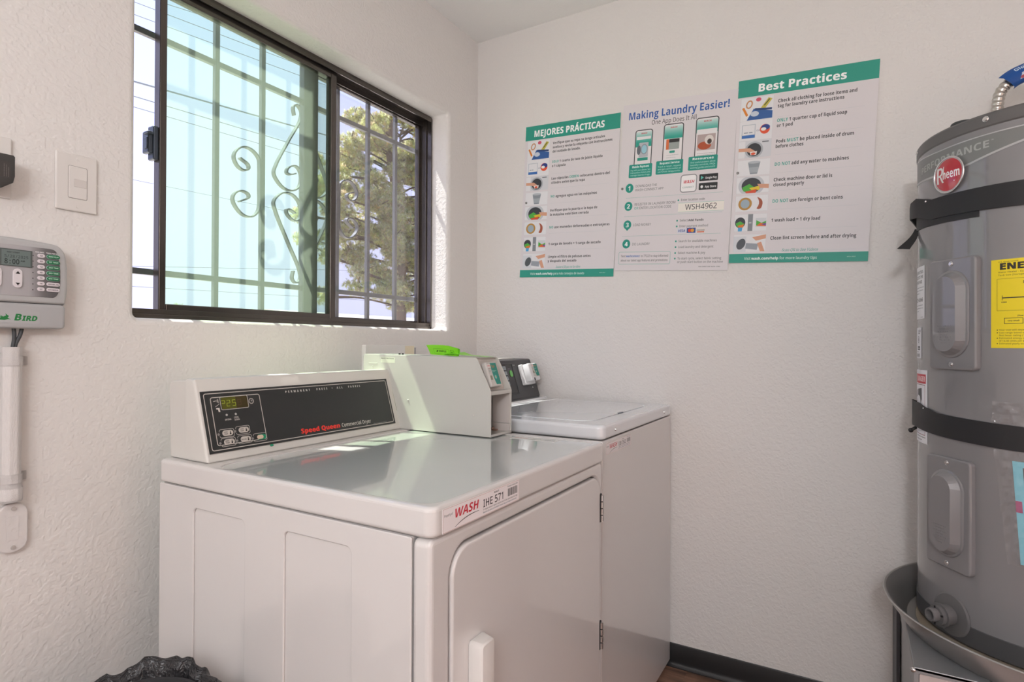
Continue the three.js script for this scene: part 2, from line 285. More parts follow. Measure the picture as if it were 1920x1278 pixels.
// ------------------------------------------------------------------ outside
{
  const dirt = noiseTex(256, (u, v) => { const k = 0.75 + 0.35 * vnoise(u * 24, v * 24, 24, 8); return [0.8 * k, 0.76 * k, 0.70 * k]; }, true, 3);
  struct('ground', metreUV(box(-400, 30, -0.4, -0.12, -200, 200)), S(0xffffff, 0.9, { map: dirt }));
  struct('courtyard_wall', metreUV(box(6, 6.2, -0.12, 3.4, -5, 9)), S(new THREE.Color(0.60, 0.42, 0.34), 0.9, { bumpMap: plasterBump, bumpScale: 0.002 }));
  const wire = S(new THREE.Color(0.22, 0.25, 0.28), 0.7);
  const wires = [ // height and z at two places on the vertical plane x = -12, thickness
    [6.772, -4.72, 7.235, -9.71, 0.03, 'thickest overhead cable outside the window, below the three upper wires'],
    [6.448, -4.72, 6.655, -8.96, 0.016, 'thin overhead wire just under the thickest cable outside'],
    [6.217, -4.72, 6.375, -8.6, 0.012, 'thin overhead wire, second under the thickest cable outside'],
    [8.777, -5.29, 9.2, -7.66, 0.012, 'topmost of the overhead wires outside the window'],
    [8.548, -5.29, 8.93, -8.99, 0.012, 'second from top of the overhead wires outside'],
    [8.272, -5.29, 8.63, -8.99, 0.012, 'third from top of the overhead wires outside'],
    [4.659, -5.25, 4.762, -8.97, 0.008, 'faint single wire low in the sky behind the scrolls'],
    [2.839, -5.26, 3.2, -8.98, 0.01, 'faint wire just above the lower grille rail'],
    [2.36, -5.26, 2.485, -10.56, 0.01, 'lowest faint wire, under the lower grille rail'],
  ];
  for (const [ya, za, yb, zb, r, label] of wires) {
    const m = (yb - ya) / (zb - za), at = (z) => ya + m * (z - za), pts = [];
    for (let i = 0; i <= 24; i++) { const z = 26 - i * (66 / 24), q = Math.min(1, Math.abs((z + 7) / 33)); pts.push(V(-12, at(z) + 0.5 * Math.max(0, q * q - 0.05), z)); }
    single('power_line', tube(pts, r * 0.62, 60, 6), wire, label, 'power line', [-12, at(-7), -7], 'overhead power lines');
  }
  // pine tree
  const pine = thing('pine_tree', 'tall sunlit pine tree with open branches outside the right pane', 'tree', [-9, -0.12, -9.85]);
  const bark = S(new THREE.Color(0.16, 0.10, 0.07), 0.9, { bumpMap: plasterBump, bumpScale: 0.02 });
  part('trunk', smooth(tube([V(-9, -0.2, -9.85), V(-9.03, 2.2, -9.86), V(-8.95, 4.5, -9.7), V(-9.1, 6.4, -9.5), V(-9.05, 7.6, -9.55)], 0.14, 40, 12), 1), bark, pine);
  const tuft = (() => {
    const pos = [], nor = [];
    for (let i = 0; i < 26; i++) {
      const a = rnd() * 6.283, e = Math.asin(rr2(-0.5, 1)), d = V(Math.cos(a) * Math.cos(e), Math.sin(e), Math.sin(a) * Math.cos(e)), s = V(-Math.sin(a), 0.2, Math.cos(a)).multiplyScalar(0.055);
      const b = d.clone().multiplyScalar(0.1), c = d.clone().multiplyScalar(1); c.y -= 0.1;
      pos.push(b.x - s.x, b.y - s.y, b.z - s.z, b.x + s.x, b.y + s.y, b.z + s.z, c.x, c.y, c.z);
      const n = d.clone().lerp(V(0, 1, 0), 0.4).normalize(); for (let q = 0; q < 3; q++) nor.push(n.x, n.y, n.z);
    }
    const g = new THREE.BufferGeometry(); g.setAttribute('position', new THREE.Float32BufferAttribute(pos, 3)); g.setAttribute('normal', new THREE.Float32BufferAttribute(nor, 3)); return g;
  })();
  const needles = PH(new THREE.Color(0.66, 0.68, 0.24), 0.85, { transmission: 0.5, thickness: 0, side: THREE.DoubleSide });
  const clumps = [];
  const branch = (a, b, r) => { const mid = a.clone().lerp(b, 0.5).add(V(rr2(-.2, .2), rr2(-.05, .25), rr2(-.2, .2))); part('branch', tube([a, mid, b], r, 10, 6), bark, pine); return [mid, b]; };
  // the crown: masses of foliage on branches off the trunk, in (z, y), centre, radii, density
  const masses = [], left = (y) => (y > 5.6 ? -7.15 - (y - 5.6) * 0.9 : y > 4.6 ? -6.75 - (y - 4.6) * 0.4 : y > 3.2 ? -6.7 : -6.95 - (3.2 - y) * 0.5), top = (z) => 6.85 + Math.min(0.7, (-7.6 - z) * 0.3);
  for (let i = 0; i < 2600 && masses.length < 130; i++) { // spread over the crown, none too near another
    const y = rr2(2.2, 7.4), z = rr2(-12.2, -6.6), rz = rr2(0.24, 0.42), ry = rz * rr2(0.6, 0.8);
    if (z > left(y) - rz * 0.7 || y > top(z) - ry || (y < 3.2 && rnd() < 0.3)) continue;
    if (masses.some((m) => Math.hypot(m[0] - z, (m[1] - y) * 1.3) < 0.35)) continue;
    masses.push([z, y, rz, ry, y < 3.4 ? 0.7 : 1]);
  }
  for (const [z, y, rz, ry, dens] of masses) {
    const dx = rr2(-0.9, 0.7), c = V(-9 + dx, y, z), y0 = Math.max(1.4, y - 0.25 + 0.05 * Math.abs(z + 9.7)), root = V(-9.0, Math.min(7.4, y0), -9.75);
    const ends = branch(root, c, 0.018 + 0.012 * rnd());
    const n = Math.round(240 * dens * (rz * ry) / 0.08);
    for (let i = 0; i < n; i++) {
      const a = rnd() * 6.283, cz = rr2(-1, 1), q = Math.cbrt(rnd()), s = Math.sqrt(1 - cz * cz);
      clumps.push([c.x + Math.cos(a) * s * q * rz * 1.1, c.y + cz * q * ry, c.z + Math.sin(a) * s * q * rz, rr2(0.05, 0.115)]);
    }
    for (let i = 0; i < 2; i++) { const tip = c.clone().add(V(rr2(-.4, .4), rr2(-.2, .3), rr2(-rz, rz))); part('branch', tube([ends[0], c.clone().lerp(tip, 0.4), tip], 0.012, 6, 5), bark, pine); }
  }
  const place = (list, parent, o0, mat, hue) => {
    const im = new THREE.InstancedMesh(tuft, mat, list.length); im.name = 'foliage'; im.userData.kind = 'stuff'; im.castShadow = im.receiveShadow = true;
    const m = new THREE.Matrix4(), q = new THREE.Quaternion(), e = new THREE.Euler(), col = new THREE.Color();
    list.forEach(([x, y, z, s], i) => { e.set(rr2(-.6, .6), rnd() * 6.283, rr2(-.6, .6)); q.setFromEuler(e); m.compose(V(x - o0.x, y - o0.y, z - o0.z), q, V(s, s, s)); im.setMatrixAt(i, m); const k = rr2(0.55, 1.25), dry = rnd() < 0.22 ? 1 : 0; im.setColorAt(i, col.setRGB(k * hue[0], k * hue[1] * (1 - 0.28 * dry), k * hue[2] * (1 - 0.1 * dry))); });
    parent.add(im);
  };
  place(clumps, pine, origin.get(pine), needles, [1, 1, 1]);
  // low trees far off, near the bottom of the tinted glass
  for (const [x, y, z, r, label] of [[-40, 0, -21.5, 1.6, 'small distant tree low behind the tinted glass, left of two'], [-40, 0, -27.2, 1.5, 'small distant tree low behind the tinted glass, right of two']]) {
    const t = thing('distant_tree', label, 'tree', [x, -0.12, z]);
    part('trunk', cyl(0.2, 0.14, 2.4, 8).translate(x, 1.1, z), bark, t);
    const l = []; for (let i = 0; i < 260; i++) { const a = rnd() * 6.283, c = rr2(-1, 1), q = Math.cbrt(rnd()), s = Math.sqrt(1 - c * c); l.push([x + Math.cos(a) * s * q * r, 2.6 + c * q * r * 0.75, z + Math.sin(a) * s * q * r, rr2(.3, .5)]); }
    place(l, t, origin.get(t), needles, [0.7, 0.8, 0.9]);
  }
  // house beyond the tree
  const hx = -17, h = thing('house', 'low pale house with a shallow roof beyond the pine', 'house', [hx, -0.12, -16.5]);
  part('wall', metreUV(box(hx - 3, hx + 1.5, -0.12, 2.0, -22, -12.6)), S(new THREE.Color(0.62, 0.58, 0.54), 0.85), h);
  const roof = poly([[-3.5, 1.98], [2.0, 1.98], [2.0, 2.06], [-0.75, 2.42], [-3.5, 2.06]]);
  part('roof', new THREE.ExtrudeGeometry(roof, { depth: 10.2, bevelEnabled: false }).translate(hx, 0, -22.4), S(new THREE.Color(0.55, 0.5, 0.47), 0.85), h);
  const win = part('window', box(hx + 1.5, hx + 1.53, 0.9, 1.8, -15.2, -14), plasticWhite, h);
  part('pane', box(hx + 1.525, hx + 1.535, 0.96, 1.74, -15.12, -14.08), S(new THREE.Color(0.05, 0.06, 0.07), 0.1), win);
}

// ------------------------------------------------------------------ dryer
const WASHRED = '#c51f30';
function washLogo(x, px, py, w, h, c = WASHRED) { // slanted heavy lettering over a swoosh
  x.save(); T(x, 'WASH', px, py, h * 1.38, { b: 1, i: 1, c, w }); x.restore();
}
function barcode(x, a, b, w, h) { x.fillStyle = '#1a1a1a'; let p = a; while (p < a + w - 2) { const l = 2 + Math.floor(rnd() * 4); x.fillRect(p, b, Math.min(l, a + w - p), h); p += l + 2 + Math.floor(rnd() * 3); } }
function assetSticker(code) {
  return canvasTex(1024, 170, (x, w, h) => {
    x.fillStyle = '#efe9ea'; x.fillRect(0, 0, w, h); rrFill(x, 4, 4, w - 8, h - 8, 12, null, '#c9a9a4', 3);
    T(x, 'Property of', 18, 60, 24, { w: 96, c: '#333' });
    washLogo(x, 130, 92, 300, 64);
    x.beginPath(); x.moveTo(140, 156); x.quadraticCurveTo(270, 98, 436, 112); x.quadraticCurveTo(270, 106, 140, 156); x.fillStyle = '#444'; x.fill(); x.strokeStyle = '#444'; x.lineWidth = 2.5; x.stroke();
    T(x, 'Machine ID', 640, 30, 20, { b: 1, w: 70, c: '#222' });
    T(x, code, 490, 104, 78, { w: 300, c: '#141014', st: 1.5 });
    T(x, 'This machine is leased by WASH', 838, 28, 18, { w: 160, c: '#333' });
    barcode(x, 845, 40, 150, 62);
    T(x, 'To request service or report a machine out of order, please enter the 6 digit', 490, 128, 18, { w: 505, c: '#444' });
    T(x, 'Machine ID above on the WASH-Connect App or at wash.com/service', 490, 150, 18, { w: 490, c: '#456' });
  });
}
{
  const t = thing('dryer', 'white front loading commercial dryer with black console nearest the viewer', 'dryer', [0.52, 0, 1.085]);
  const z0 = 0.748, z1 = 1.42, yb = 0.03, yt = 0.8545;
  part('cabinet', [box(0.172, 0.834, yb, yt, z0, z1 - 0.0045, 0.004), ...[[0.22, 0.8], [0.22, 1.37], [0.8, 0.8], [0.8, 1.37]].map(([x, z]) => cyl(0.02, 0.016, 0.03, 12).translate(x, 0.015, z))], enamel, t);
  part('side_panel', extr(rrect(0.168, 0.8355, yb, yt, 0.004, [[0.286, 0.4446, 0.06, 0.8185, 0.012], [0.5524, 0.7126, 0.06, 0.8175, 0.012]]), 0.0045, 0.002, 3).translate(0, 0, z1 - 0.0047), enamel, t);
  part('front_panel', onX(extr(rrect(-z1, -z0, yb, yt, 0.012, [[-1.3695, -0.763, 0.195, 0.8285, 0.046]]), 0.0345, 0.009, 4), [0.8365, 0, 0]), enamel, t);
  const door = part('door', onX(extr(rrect(-1.3675, -0.765, 0.197, 0.8255, 0.044), 0.032, 0.004, 3), [0.8415, 0, 0]), enamel, t);
  { // moulded pull on the door
    const h = extr(rrect(-0.022, 0.022, -0.085, 0.085, 0.008), 0.03, 0.006, 3);
    const p = h.attributes.position; for (let i = 0; i < p.count; i++) if (p.getZ(i) > 0.015) { p.setX(i, p.getX(i) * 0.86 - 0.004); p.setZ(i, p.getZ(i) + 0.0); }
    h.computeVertexNormals();
    part('door_handle', smooth(onX(h, [0.872, 0.585, 1.304]), 0.5), plasticWhite, door);
  }
  for (const y of [0.7465, 0.44]) {
    const k = []; for (let i = 0; i < 4; i++) k.push(cyl(0.0042, 0.0042, 0.0138, 14).translate(0.8765, y - 0.0243 + i * 0.0162, 0.7635));
    const hg = part('hinge', k, chrome, t, 'chrome door hinge'); part('hinge_leaf', [box(0.8705, 0.8745, y - 0.034, y + 0.034, 0.7575, 0.7695, 0.001), cyl(0.003, 0.003, 0.062, 10).translate(0.8765, y, 0.7635)], black, hg);
  }
  const lidRing = onY(extr(rrect(0.165, 0.877, -1.423, -0.746, 0.018, [[0.338, 0.858, -1.404, -0.766, 0.03]]), 0.046, 0.007, 4, 10), [0, 0.857, 0]);
  const lid = part('lid', lidRing, enamel, t);
  part('lid_top', box(0.3, 0.866, 0.86, 0.9012, 0.758, 1.412), enamelTop, lid);
  sheet('label', 0.229, 0.0368, 0.0005, assetSticker('IHE 571'), 0.35, (g) => onX(g, [0.8772, 0.878, 1.2848]), t, 'asset sticker reading WASH IHE 571');
  // remains of an old sticker on the lid
  sheet('worn_label', 0.13, 0.034, 0.0003, canvasTex(512, 128, (x, w, h) => {
    x.fillStyle = '#d9d9d4'; x.fillRect(0, 0, w, h); washLogo(x, 20, 80, 150, 48, '#c98f8a'); x.fillStyle = '#58695f'; x.fillRect(230, 40, 100, 10); x.fillRect(215, 76, 105, 10); for (let i = 0; i < 14; i++) { x.fillStyle = '#777'; x.fillRect(380 + i * 8, 40 + (i % 3) * 4, 4, 40); }
  }), 0.3, (g) => basis(g, [0.705, 0.9014, 0.79], [0.96, 0, -0.0], [0, 0, -1], [0, 1, 0]), t, 'worn WASH sticker');
  // console
  const back = extr(poly([[0.1705, 0.9035], [0.1655, 1.05], [0.168, 1.0575], [0.178, 1.063], [0.226, 1.0645], [0.226, 0.9035]]), 0.576, 0.003, 2).translate(0, 0, 0.824);
  const con = part('console', back, enamelDull, t);
  const front = extr(poly([[0.2265, 0.9035], [0.2265, 1.0665], [0.2305, 1.0685], [0.2565, 1.067], [0.2598, 1.0625], [0.3057, 0.906], [0.304, 0.9035]]), 0.581, 0.005, 4).translate(0, 0, 0.823);
  part('console_face', smooth(front, 0.45), enamelDull, con);
  const uy = [-0.2815, 0.9596, 0], uz = [0.9596, 0.2815, 0], ux = [0, 0, -1];
  const at = (u, v, out) => { const w = 0.541, h = 0.127, s = 0.0765 + (0.5 - v) * h, z = 1.1265 - (u - 0.5) * w; return [0.306 + uy[0] * s + uz[0] * out, 0.908 + uy[1] * s + uz[1] * out, z]; };
  const W = 2000, H = 470;
  const tex = canvasTex(W, H, (x) => {
    x.fillStyle = '#2e2f2f'; x.fillRect(0, 0, W, H);
    rrFill(x, 22, 20, W - 44, H - 40, 16, null, '#c9c3bb', 6);
    rrFill(x, 70, 52, 418, H - 104, 16, null, '#c9c3bb', 6);
    rrFill(x, 146, 46 + 6, 232, 100, 12, null, '#c9c3bb', 5);
    x.lineWidth = 5; x.strokeStyle = '#c9c3bb'; x.beginPath(); x.arc(408, 103, 20, 0, 7); x.stroke(); lin(x, [[408, 90], [408, 103], [420, 103]], '#c9c3bb', 4);
    fillP(x, [[118, 70], [132, 64], [134, 100], [116, 88]], '#9b9690'); lin(x, [[90, 82], [114, 78]], '#c9c3bb', 5); lin(x, [[100, 124], [136, 104]], '#c9c3bb', 4); fillP(x, [[104, 134], [132, 134], [134, 166], [120, 166], [118, 146], [104, 144]], '#d8d2ca');
    ell(x, 180, 194, 9, 9, '#b9b7b3'); ell(x, 256, 194, 9, 9, '#b9b7b3');
    T(x, 'DRYING', 160, 236, 18, { b: 1, c: '#c9c3bb', w: 52 }); T(x, 'COOL', 236, 226, 17, { b: 1, c: '#c9c3bb', w: 42 }); T(x, 'DOWN', 238, 244, 17, { b: 1, c: '#c9c3bb', w: 44 });
    for (const [u, v] of [[.078, .705], [.146, .69], [.079, .85], [.148, .845], [.215, .85]]) { const cx = u * W, cy = v * H; rrFill(x, cx - 58, cy - 31, 118, 62, 14, null, '#c9c3bb', 3.5); ell(x, cx - 62, cy + 2, 15, 16, '#2e2f2f'); ell(x, cx - 66, cy + 3, 10, 10, '#8d8a86'); }
    T(x, 'PERMANENT   PRESS  •  ALL   FABRIC', 742, 62, 27, { b: 1, c: '#d8d6cf', sp: 12.5 });
    T(x, 'Speed Queen', 828, 424, 54, { b: 1, c: '#e5352a', w: 440, st: 3 });
    T(x, 'Commercial Dryer', 1286, 424, 48, { c: '#dedad2', w: 376 });
    T(x, 'Alliance Laundry Systems', 1690, 442, 11, { c: '#aaa', w: 190 });
  });
  const W3 = (g, o) => basis(g, o, ux, uy, uz);
  const pan = sheet('control_panel', 0.541, 0.127, 0.0016, tex, 0.38, (g) => W3(g, at(0.5, 0.5, 0.001)), t, 'black control panel', black);
  const seg = canvasTex(256, 112, (x, w, h) => {
    x.fillStyle = '#3a3118'; x.fillRect(0, 0, w, h); x.fillStyle = '#4a4a16'; x.fillRect(0, 0, 140, h);
    const on = '#8f9a2a', off = '#4a3626';
    const digit = (cx, m, c) => { const s = 24, a = cx, b = cx + 30, t0 = 30, md = 57, bt = 86; const L = [[[a, t0], [b, t0]], [[b, t0], [b, md]], [[b, md], [b - 3, bt]], [[a - 3, bt], [b - 3, bt]], [[a, md], [a - 3, bt]], [[a, t0], [a, md]], [[a, md], [b, md]]]; L.forEach((l, i) => { if (m[i]) lin(x, l, c, 5); }); };
    digit(2, [1, 1, 0, 0, 0, 0, 1], on); digit(52, [1, 1, 0, 1, 1, 0, 1], on); digit(106, [1, 0, 1, 1, 0, 1, 1], on); digit(160, [1, 1, 1, 1, 1, 1, 1], off);
  });
  { const g = new THREE.BoxGeometry(0.06, 0.0245, 0.001); W3(g, at(0.131, 0.218, 0.0022)); const m = printed(seg, 0.2, { emissive: 0xffffff, emissiveMap: seg, emissiveIntensity: 0.25 }); const o0 = origin.get(t); g.translate(-o0.x, -o0.y, -o0.z); const me = new THREE.Mesh(g, boxFaces(black, m)); me.name = 'display'; me.castShadow = me.receiveShadow = true; pan.add(me); me.userData.label = 'green digit timer display reading 25'; }
  const btn = (a, b) => canvasTex(128, 64, (x, w, h) => { x.fillStyle = '#c2bbb3'; x.fillRect(0, 0, w, h); T(x, a, 38, b ? 28 : 42, 20, { b: 1, w: b ? 46 : 66, c: '#333', a: 'c' }); if (b) T(x, b, 40, 50, 20, { b: 1, w: 46, c: '#333', a: 'c' }); ell(x, 94, 42, 10, 11, '#1d1d1d'); x.fillStyle = '#1d1d1d'; x.fillRect(90, 14, 8, 24); });
  const bt = [[.078, .705, 'HIGH', 'TEMP'], [.146, .69, 'LOW', 'TEMP'], [.079, .85, 'MED', 'TEMP'], [.148, .845, 'DELICATE', '']];
  const pill = (w, h, d) => { const g = extr(rrect(-w / 2, w / 2, -h / 2, h / 2, h / 2), d, 0.0005, 2); const p = g.attributes.position, uv = g.attributes.uv; for (let i = 0; i < p.count; i++) uv.setXY(i, p.getX(i) / w + 0.5, p.getY(i) / h + 0.5); return g; };
  for (const [u, v, a, b] of bt) part('button', W3(pill(0.0235, 0.0115, 0.0016), at(u + 0.003, v, 0.0018)), printed(btn(a, b), 0.5), pan);
  part('button', W3(pill(0.0215, 0.0115, 0.0016), at(0.221, 0.85, 0.0018)), S(new THREE.Color(0.02, 0.28, 0.14), 0.4), pan, 'green start button surround');
  part('button', W3(pill(0.0155, 0.0085, 0.0012), at(0.213, 0.85, 0.0034)), S(new THREE.Color(0.68, 0.52, 0.40), 0.5), pan, 'beige start button');
  part('tag', W3(pill(0.009, 0.005, 0.0008), at(0.262, 1.02, 0.0006)), S(new THREE.Color(0.02, 0.26, 0.14), 0.5), con, 'green adhesive dot');
}

// ------------------------------------------------------------------ coin and card payment case on the dryer
const readerTex = canvasTex(300, 420, (x, w, h) => {
  x.fillStyle = '#c9c4bf'; x.fillRect(0, 0, w, h);
  x.beginPath(); x.moveTo(112, 0); x.lineTo(w, 0); x.lineTo(w, 400); x.lineTo(160, 400); x.quadraticCurveTo(100, 260, 112, 0); x.fillStyle = '#1d8a7c'; x.fill();
  rrFill(x, 14, 22, 98, 60, 4, '#e7e2de'); washLogo(x, 18, 62, 84, 26, '#cc3341'); for (let i = 0; i < 4; i++) { x.fillStyle = i % 2 ? '#c33' : '#334'; x.fillRect(30 + i * 18, 96, 9, 12); } fuzz(x, 20, 128, 84, 3, 16, '#6b8d86', 5);
  T(x, 'TAP', 132, 92, 66, { b: 1, c: '#b5793f', w: 110 }); fuzz(x, 118, 140, 130, 2, 20, '#cfe7e2', 6); ell(x, 190, 262, 40, 44, '#3fa697'); ell(x, 190, 262, 26, 30, '#9dc9bf'); ell(x, 196, 258, 12, 18, '#c9703a');
  rrFill(x, 20, 230, 64, 82, 3, '#8a8a72');
});
{
  const za = 0.7333, zb = 0.8378;
  const t = thing('payment_case', 'off-white steel payment case standing right of the dryer console', 'coin box', [0.38, 0.9033, 0.7855]);
  const steel = PH(new THREE.Color(0.54, 0.53, 0.495), 0.3, { clearcoat: 0.4, clearcoatRoughness: 0.15 });
  const inner = S(new THREE.Color(0.60, 0.55, 0.52), 0.5);
  const prof = [[0.163, 0.9035], [0.163, 1.104], [0.1665, 1.1095], [0.172, 1.111], [0.5575, 1.106], [0.563, 1.1015], [0.6035, 1.0235], [0.605, 1.018], [0.605, 0.9035]];
  part('side_plate', extr(poly(prof), 0.0028, 0.0008, 1).translate(0, 0, zb - 0.0028), steel, t);
  part('side_plate', extr(poly(prof), 0.0028, 0.0008, 1).translate(0, 0, za), steel, t);
  const topS = poly([[0.163, 1.095], [0.163, 1.104], [0.1665, 1.1095], [0.172, 1.111], [0.5575, 1.106], [0.5575, 1.1035], [0.173, 1.108], [0.167, 1.103], [0.1665, 0.9035], [0.163, 0.9035]]);
  part('top_plate', extr(topS, zb - za - 0.0052, 0).translate(0, 0, za + 0.0026), steel, t);
  part('shelf', [box(0.545, 0.604, 1.0175, 1.0205, za + 0.0026, zb - 0.0026), box(0.599, 0.6045, 1.010, 1.0205, za + 0.0026, zb - 0.0026, 0.0008)], steel, t);
  part('floor_plate', [box(0.17, 0.604, 0.9037, 0.9062, za + 0.0026, zb - 0.0026), box(0.6005, 0.6045, 0.9037, 0.9095, za + 0.0026, zb - 0.0026)], steel, t);
  // recess behind the lower opening: back wall, slot, inner panel joints
  part('recess_wall', [box(0.5475, 0.602, 0.929, 1.016, za + 0.0028, za + 0.0052, 0.0006), box(0.5475, 0.602, 0.9065, 0.927, za + 0.0028, za + 0.006, 0.0006)], inner, t);
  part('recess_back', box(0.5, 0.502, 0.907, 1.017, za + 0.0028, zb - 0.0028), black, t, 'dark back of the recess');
  part('bracket', [box(0.54, 0.566, 0.9064, 0.911, za + 0.006, za + 0.014, 0.001), box(0.545, 0.556, 0.911, 0.915, za + 0.008, za + 0.02, 0.001)], S(new THREE.Color(0.3, 0.2, 0.16), 0.6), t);
  part('upper_back', basis(box(-0.05, 0.05, -0.002, 0.0895, -0.0015, 0), [0.583, 1.0205, (za + zb) / 2], [0, 0, -1], [-0.34, 0.94, 0], [0.94, 0.34, 0]), inner, t);
  const rd = part('card_reader', basis(extr(rrect(-0.026, 0.026, 0.006, 0.073, 0.005), 0.014, 0.003, 3), [0.5865, 1.0205, 0.796], [0, 0, -1], [-0.32, 0.947, 0], [0.947, 0.32, 0]), S(new THREE.Color(0.55, 0.53, 0.5), 0.45), t, 'grey card reader');
  sheet('reader_label', 0.046, 0.061, 0.0004, readerTex, 0.4, (g) => basis(g, [0.5865 - 0.32 * 0.0395 + 0.947 * 0.0142, 1.0205 + 0.947 * 0.0395 + 0.32 * 0.0142, 0.796], [0, 0, -1], [-0.32, 0.947, 0], [0.947, 0.32, 0]), rd, 'teal and white label', undefined);
  sheet('notice', 0.054, 0.016, 0.0003, canvasTex(256, 76, (x, w, h) => { x.fillStyle = '#d9dccb'; x.fillRect(0, 0, w, h); x.strokeStyle = '#bcbfae'; x.lineWidth = 2; x.strokeRect(1, 1, w - 2, h - 2); T(x, 'MANUFACTURED STOCK INC.', 6, 24, 22, { b: 1, c: '#2d3328', w: 236 }); }), 0.5, (g) => basis(g, [0.258, 1.0945, zb + 0.0002], [1, -0.02, 0], [0.02, 1, 0], [0, 0, 1]), t, 'small printed notice');
  sheet('caution_strip', 0.0035, 0.06, 0.0003, canvasTex(16, 256, (x, w, h) => { x.fillStyle = '#b7b79f'; x.fillRect(0, 0, w, h); for (let y = 0; y < 256; y += 14) { x.fillStyle = '#20221c'; x.fillRect(4, y, 9, 9); } }), 0.5, (g) => basis(g, [0.283, 0.982, zb + 0.0002], [0.955, 0.297, 0], [-0.297, 0.955, 0], [0, 0, 1]), t, 'narrow black printed strip');
  for (const [x, y] of [[0.333, 0.985], [0.553, 0.955], [0.2, 1.075]]) part('rivet', new THREE.SphereGeometry(0.0026, 10, 6, 0, 6.3, 0, 1.57).rotateX(Math.PI / 2).translate(x, y, zb), steel, t);
  part('emboss', box(0.185, 0.218, 1.082, 1.0865, zb - 0.002, zb + 0.0012, 0.001), steel, t);
  part('top_screw', [cyl(0.003, 0.003, 0.004, 10).translate(0.268, 1.1115, 0.8), cyl(0.003, 0.003, 0.004, 10).translate(0.276, 1.1115, 0.795)], black, t);
}
{ // lime green packet lying on the case, one end curled up
  const green = PH(new THREE.Color(0.30, 0.80, 0.045), 0.4, { side: THREE.DoubleSide, transmission: 0.25, thickness: 0 });
  const t = thing('packet', 'lime green plastic packet with black print on the payment case', 'packet', [0.44, 1.11, 0.79]);
  const surf = (n, m, f) => { const pos = [], uv = [], idx = []; for (let j = 0; j <= m; j++) for (let i = 0; i <= n; i++) { const p = f(i / n, j / m); pos.push(p[0], p[1], p[2]); uv.push(i / n, j / m); } for (let j = 0; j < m; j++) for (let i = 0; i < n; i++) { const a = j * (n + 1) + i; idx.push(a, a + 1, a + n + 2, a, a + n + 2, a + n + 1); } const g = new THREE.BufferGeometry(); g.setAttribute('position', new THREE.Float32BufferAttribute(pos, 3)); g.setAttribute('uv', new THREE.Float32BufferAttribute(uv, 2)); g.setIndex(idx); g.computeVertexNormals(); return g; };
  const tex = canvasTex(512, 150, (x, w, h) => { x.fillStyle = '#98ee30'; x.fillRect(0, 0, w, h); rrFill(x, 96, 58, 270, 70, 8, null, '#4f9a16', 3); T(x, 'SIMPLE', 190, 104, 38, { b: 1, i: 1, c: '#1c3a10', w: 130 }); fillP(x, [[140, 96], [170, 78], [186, 84], [160, 104]], '#1c3a10'); rrFill(x, 390, 60, 54, 66, 4, null, '#3c7a12', 4); T(x, 'H', 400, 108, 40, { b: 1, c: '#3f8a12' }); });
  const upright = (u, v) => { // a curled sheet: stands up and bows towards the viewer, right edge ragged
    const x = 0.376 + 0.097 * u + 0.006 * v * (u - 0.3), bow = Math.sin(u * 2.6) * 0.006, h = 0.0265 - 0.006 * Math.max(0, u - 0.62) / 0.38 + 0.002 * Math.sin(u * 3);
    return [x - 0.008 * v * (1 - u), 1.1115 - 0.004 * u + h * v, 0.797 + bow - 0.012 * (1 - v) * (0.3) + 0.004 * v * v];
  };
  const a = part('pouch', surf(24, 8, upright), PH(0xffffff, 0.4, { map: tex, side: THREE.DoubleSide, transmission: 0.25, thickness: 0 }), t);
  part('pouch_back', surf(16, 6, (u, v) => { const p = upright(u, v); return [p[0], 1.1115 - 0.004 * u + (p[1] - 1.1115 + 0.004 * u) * 0.96, p[2] - 0.002 - 0.018 * Math.sin(v * 2.2) * (0.4 + 0.6 * Math.sin(u * 3.1))]; }), green, t);
  part('flap', surf(20, 6, (u, v) => [0.43 + 0.135 * u, 1.1115 - 0.0055 * u * (1 - 0) + 0.0075 * Math.exp(-((u - 0.28) ** 2) * 60) * (0.4 + 0.6 * v) + 0.0015, 0.812 - 0.045 * v - 0.014 * u]), green, t);
}
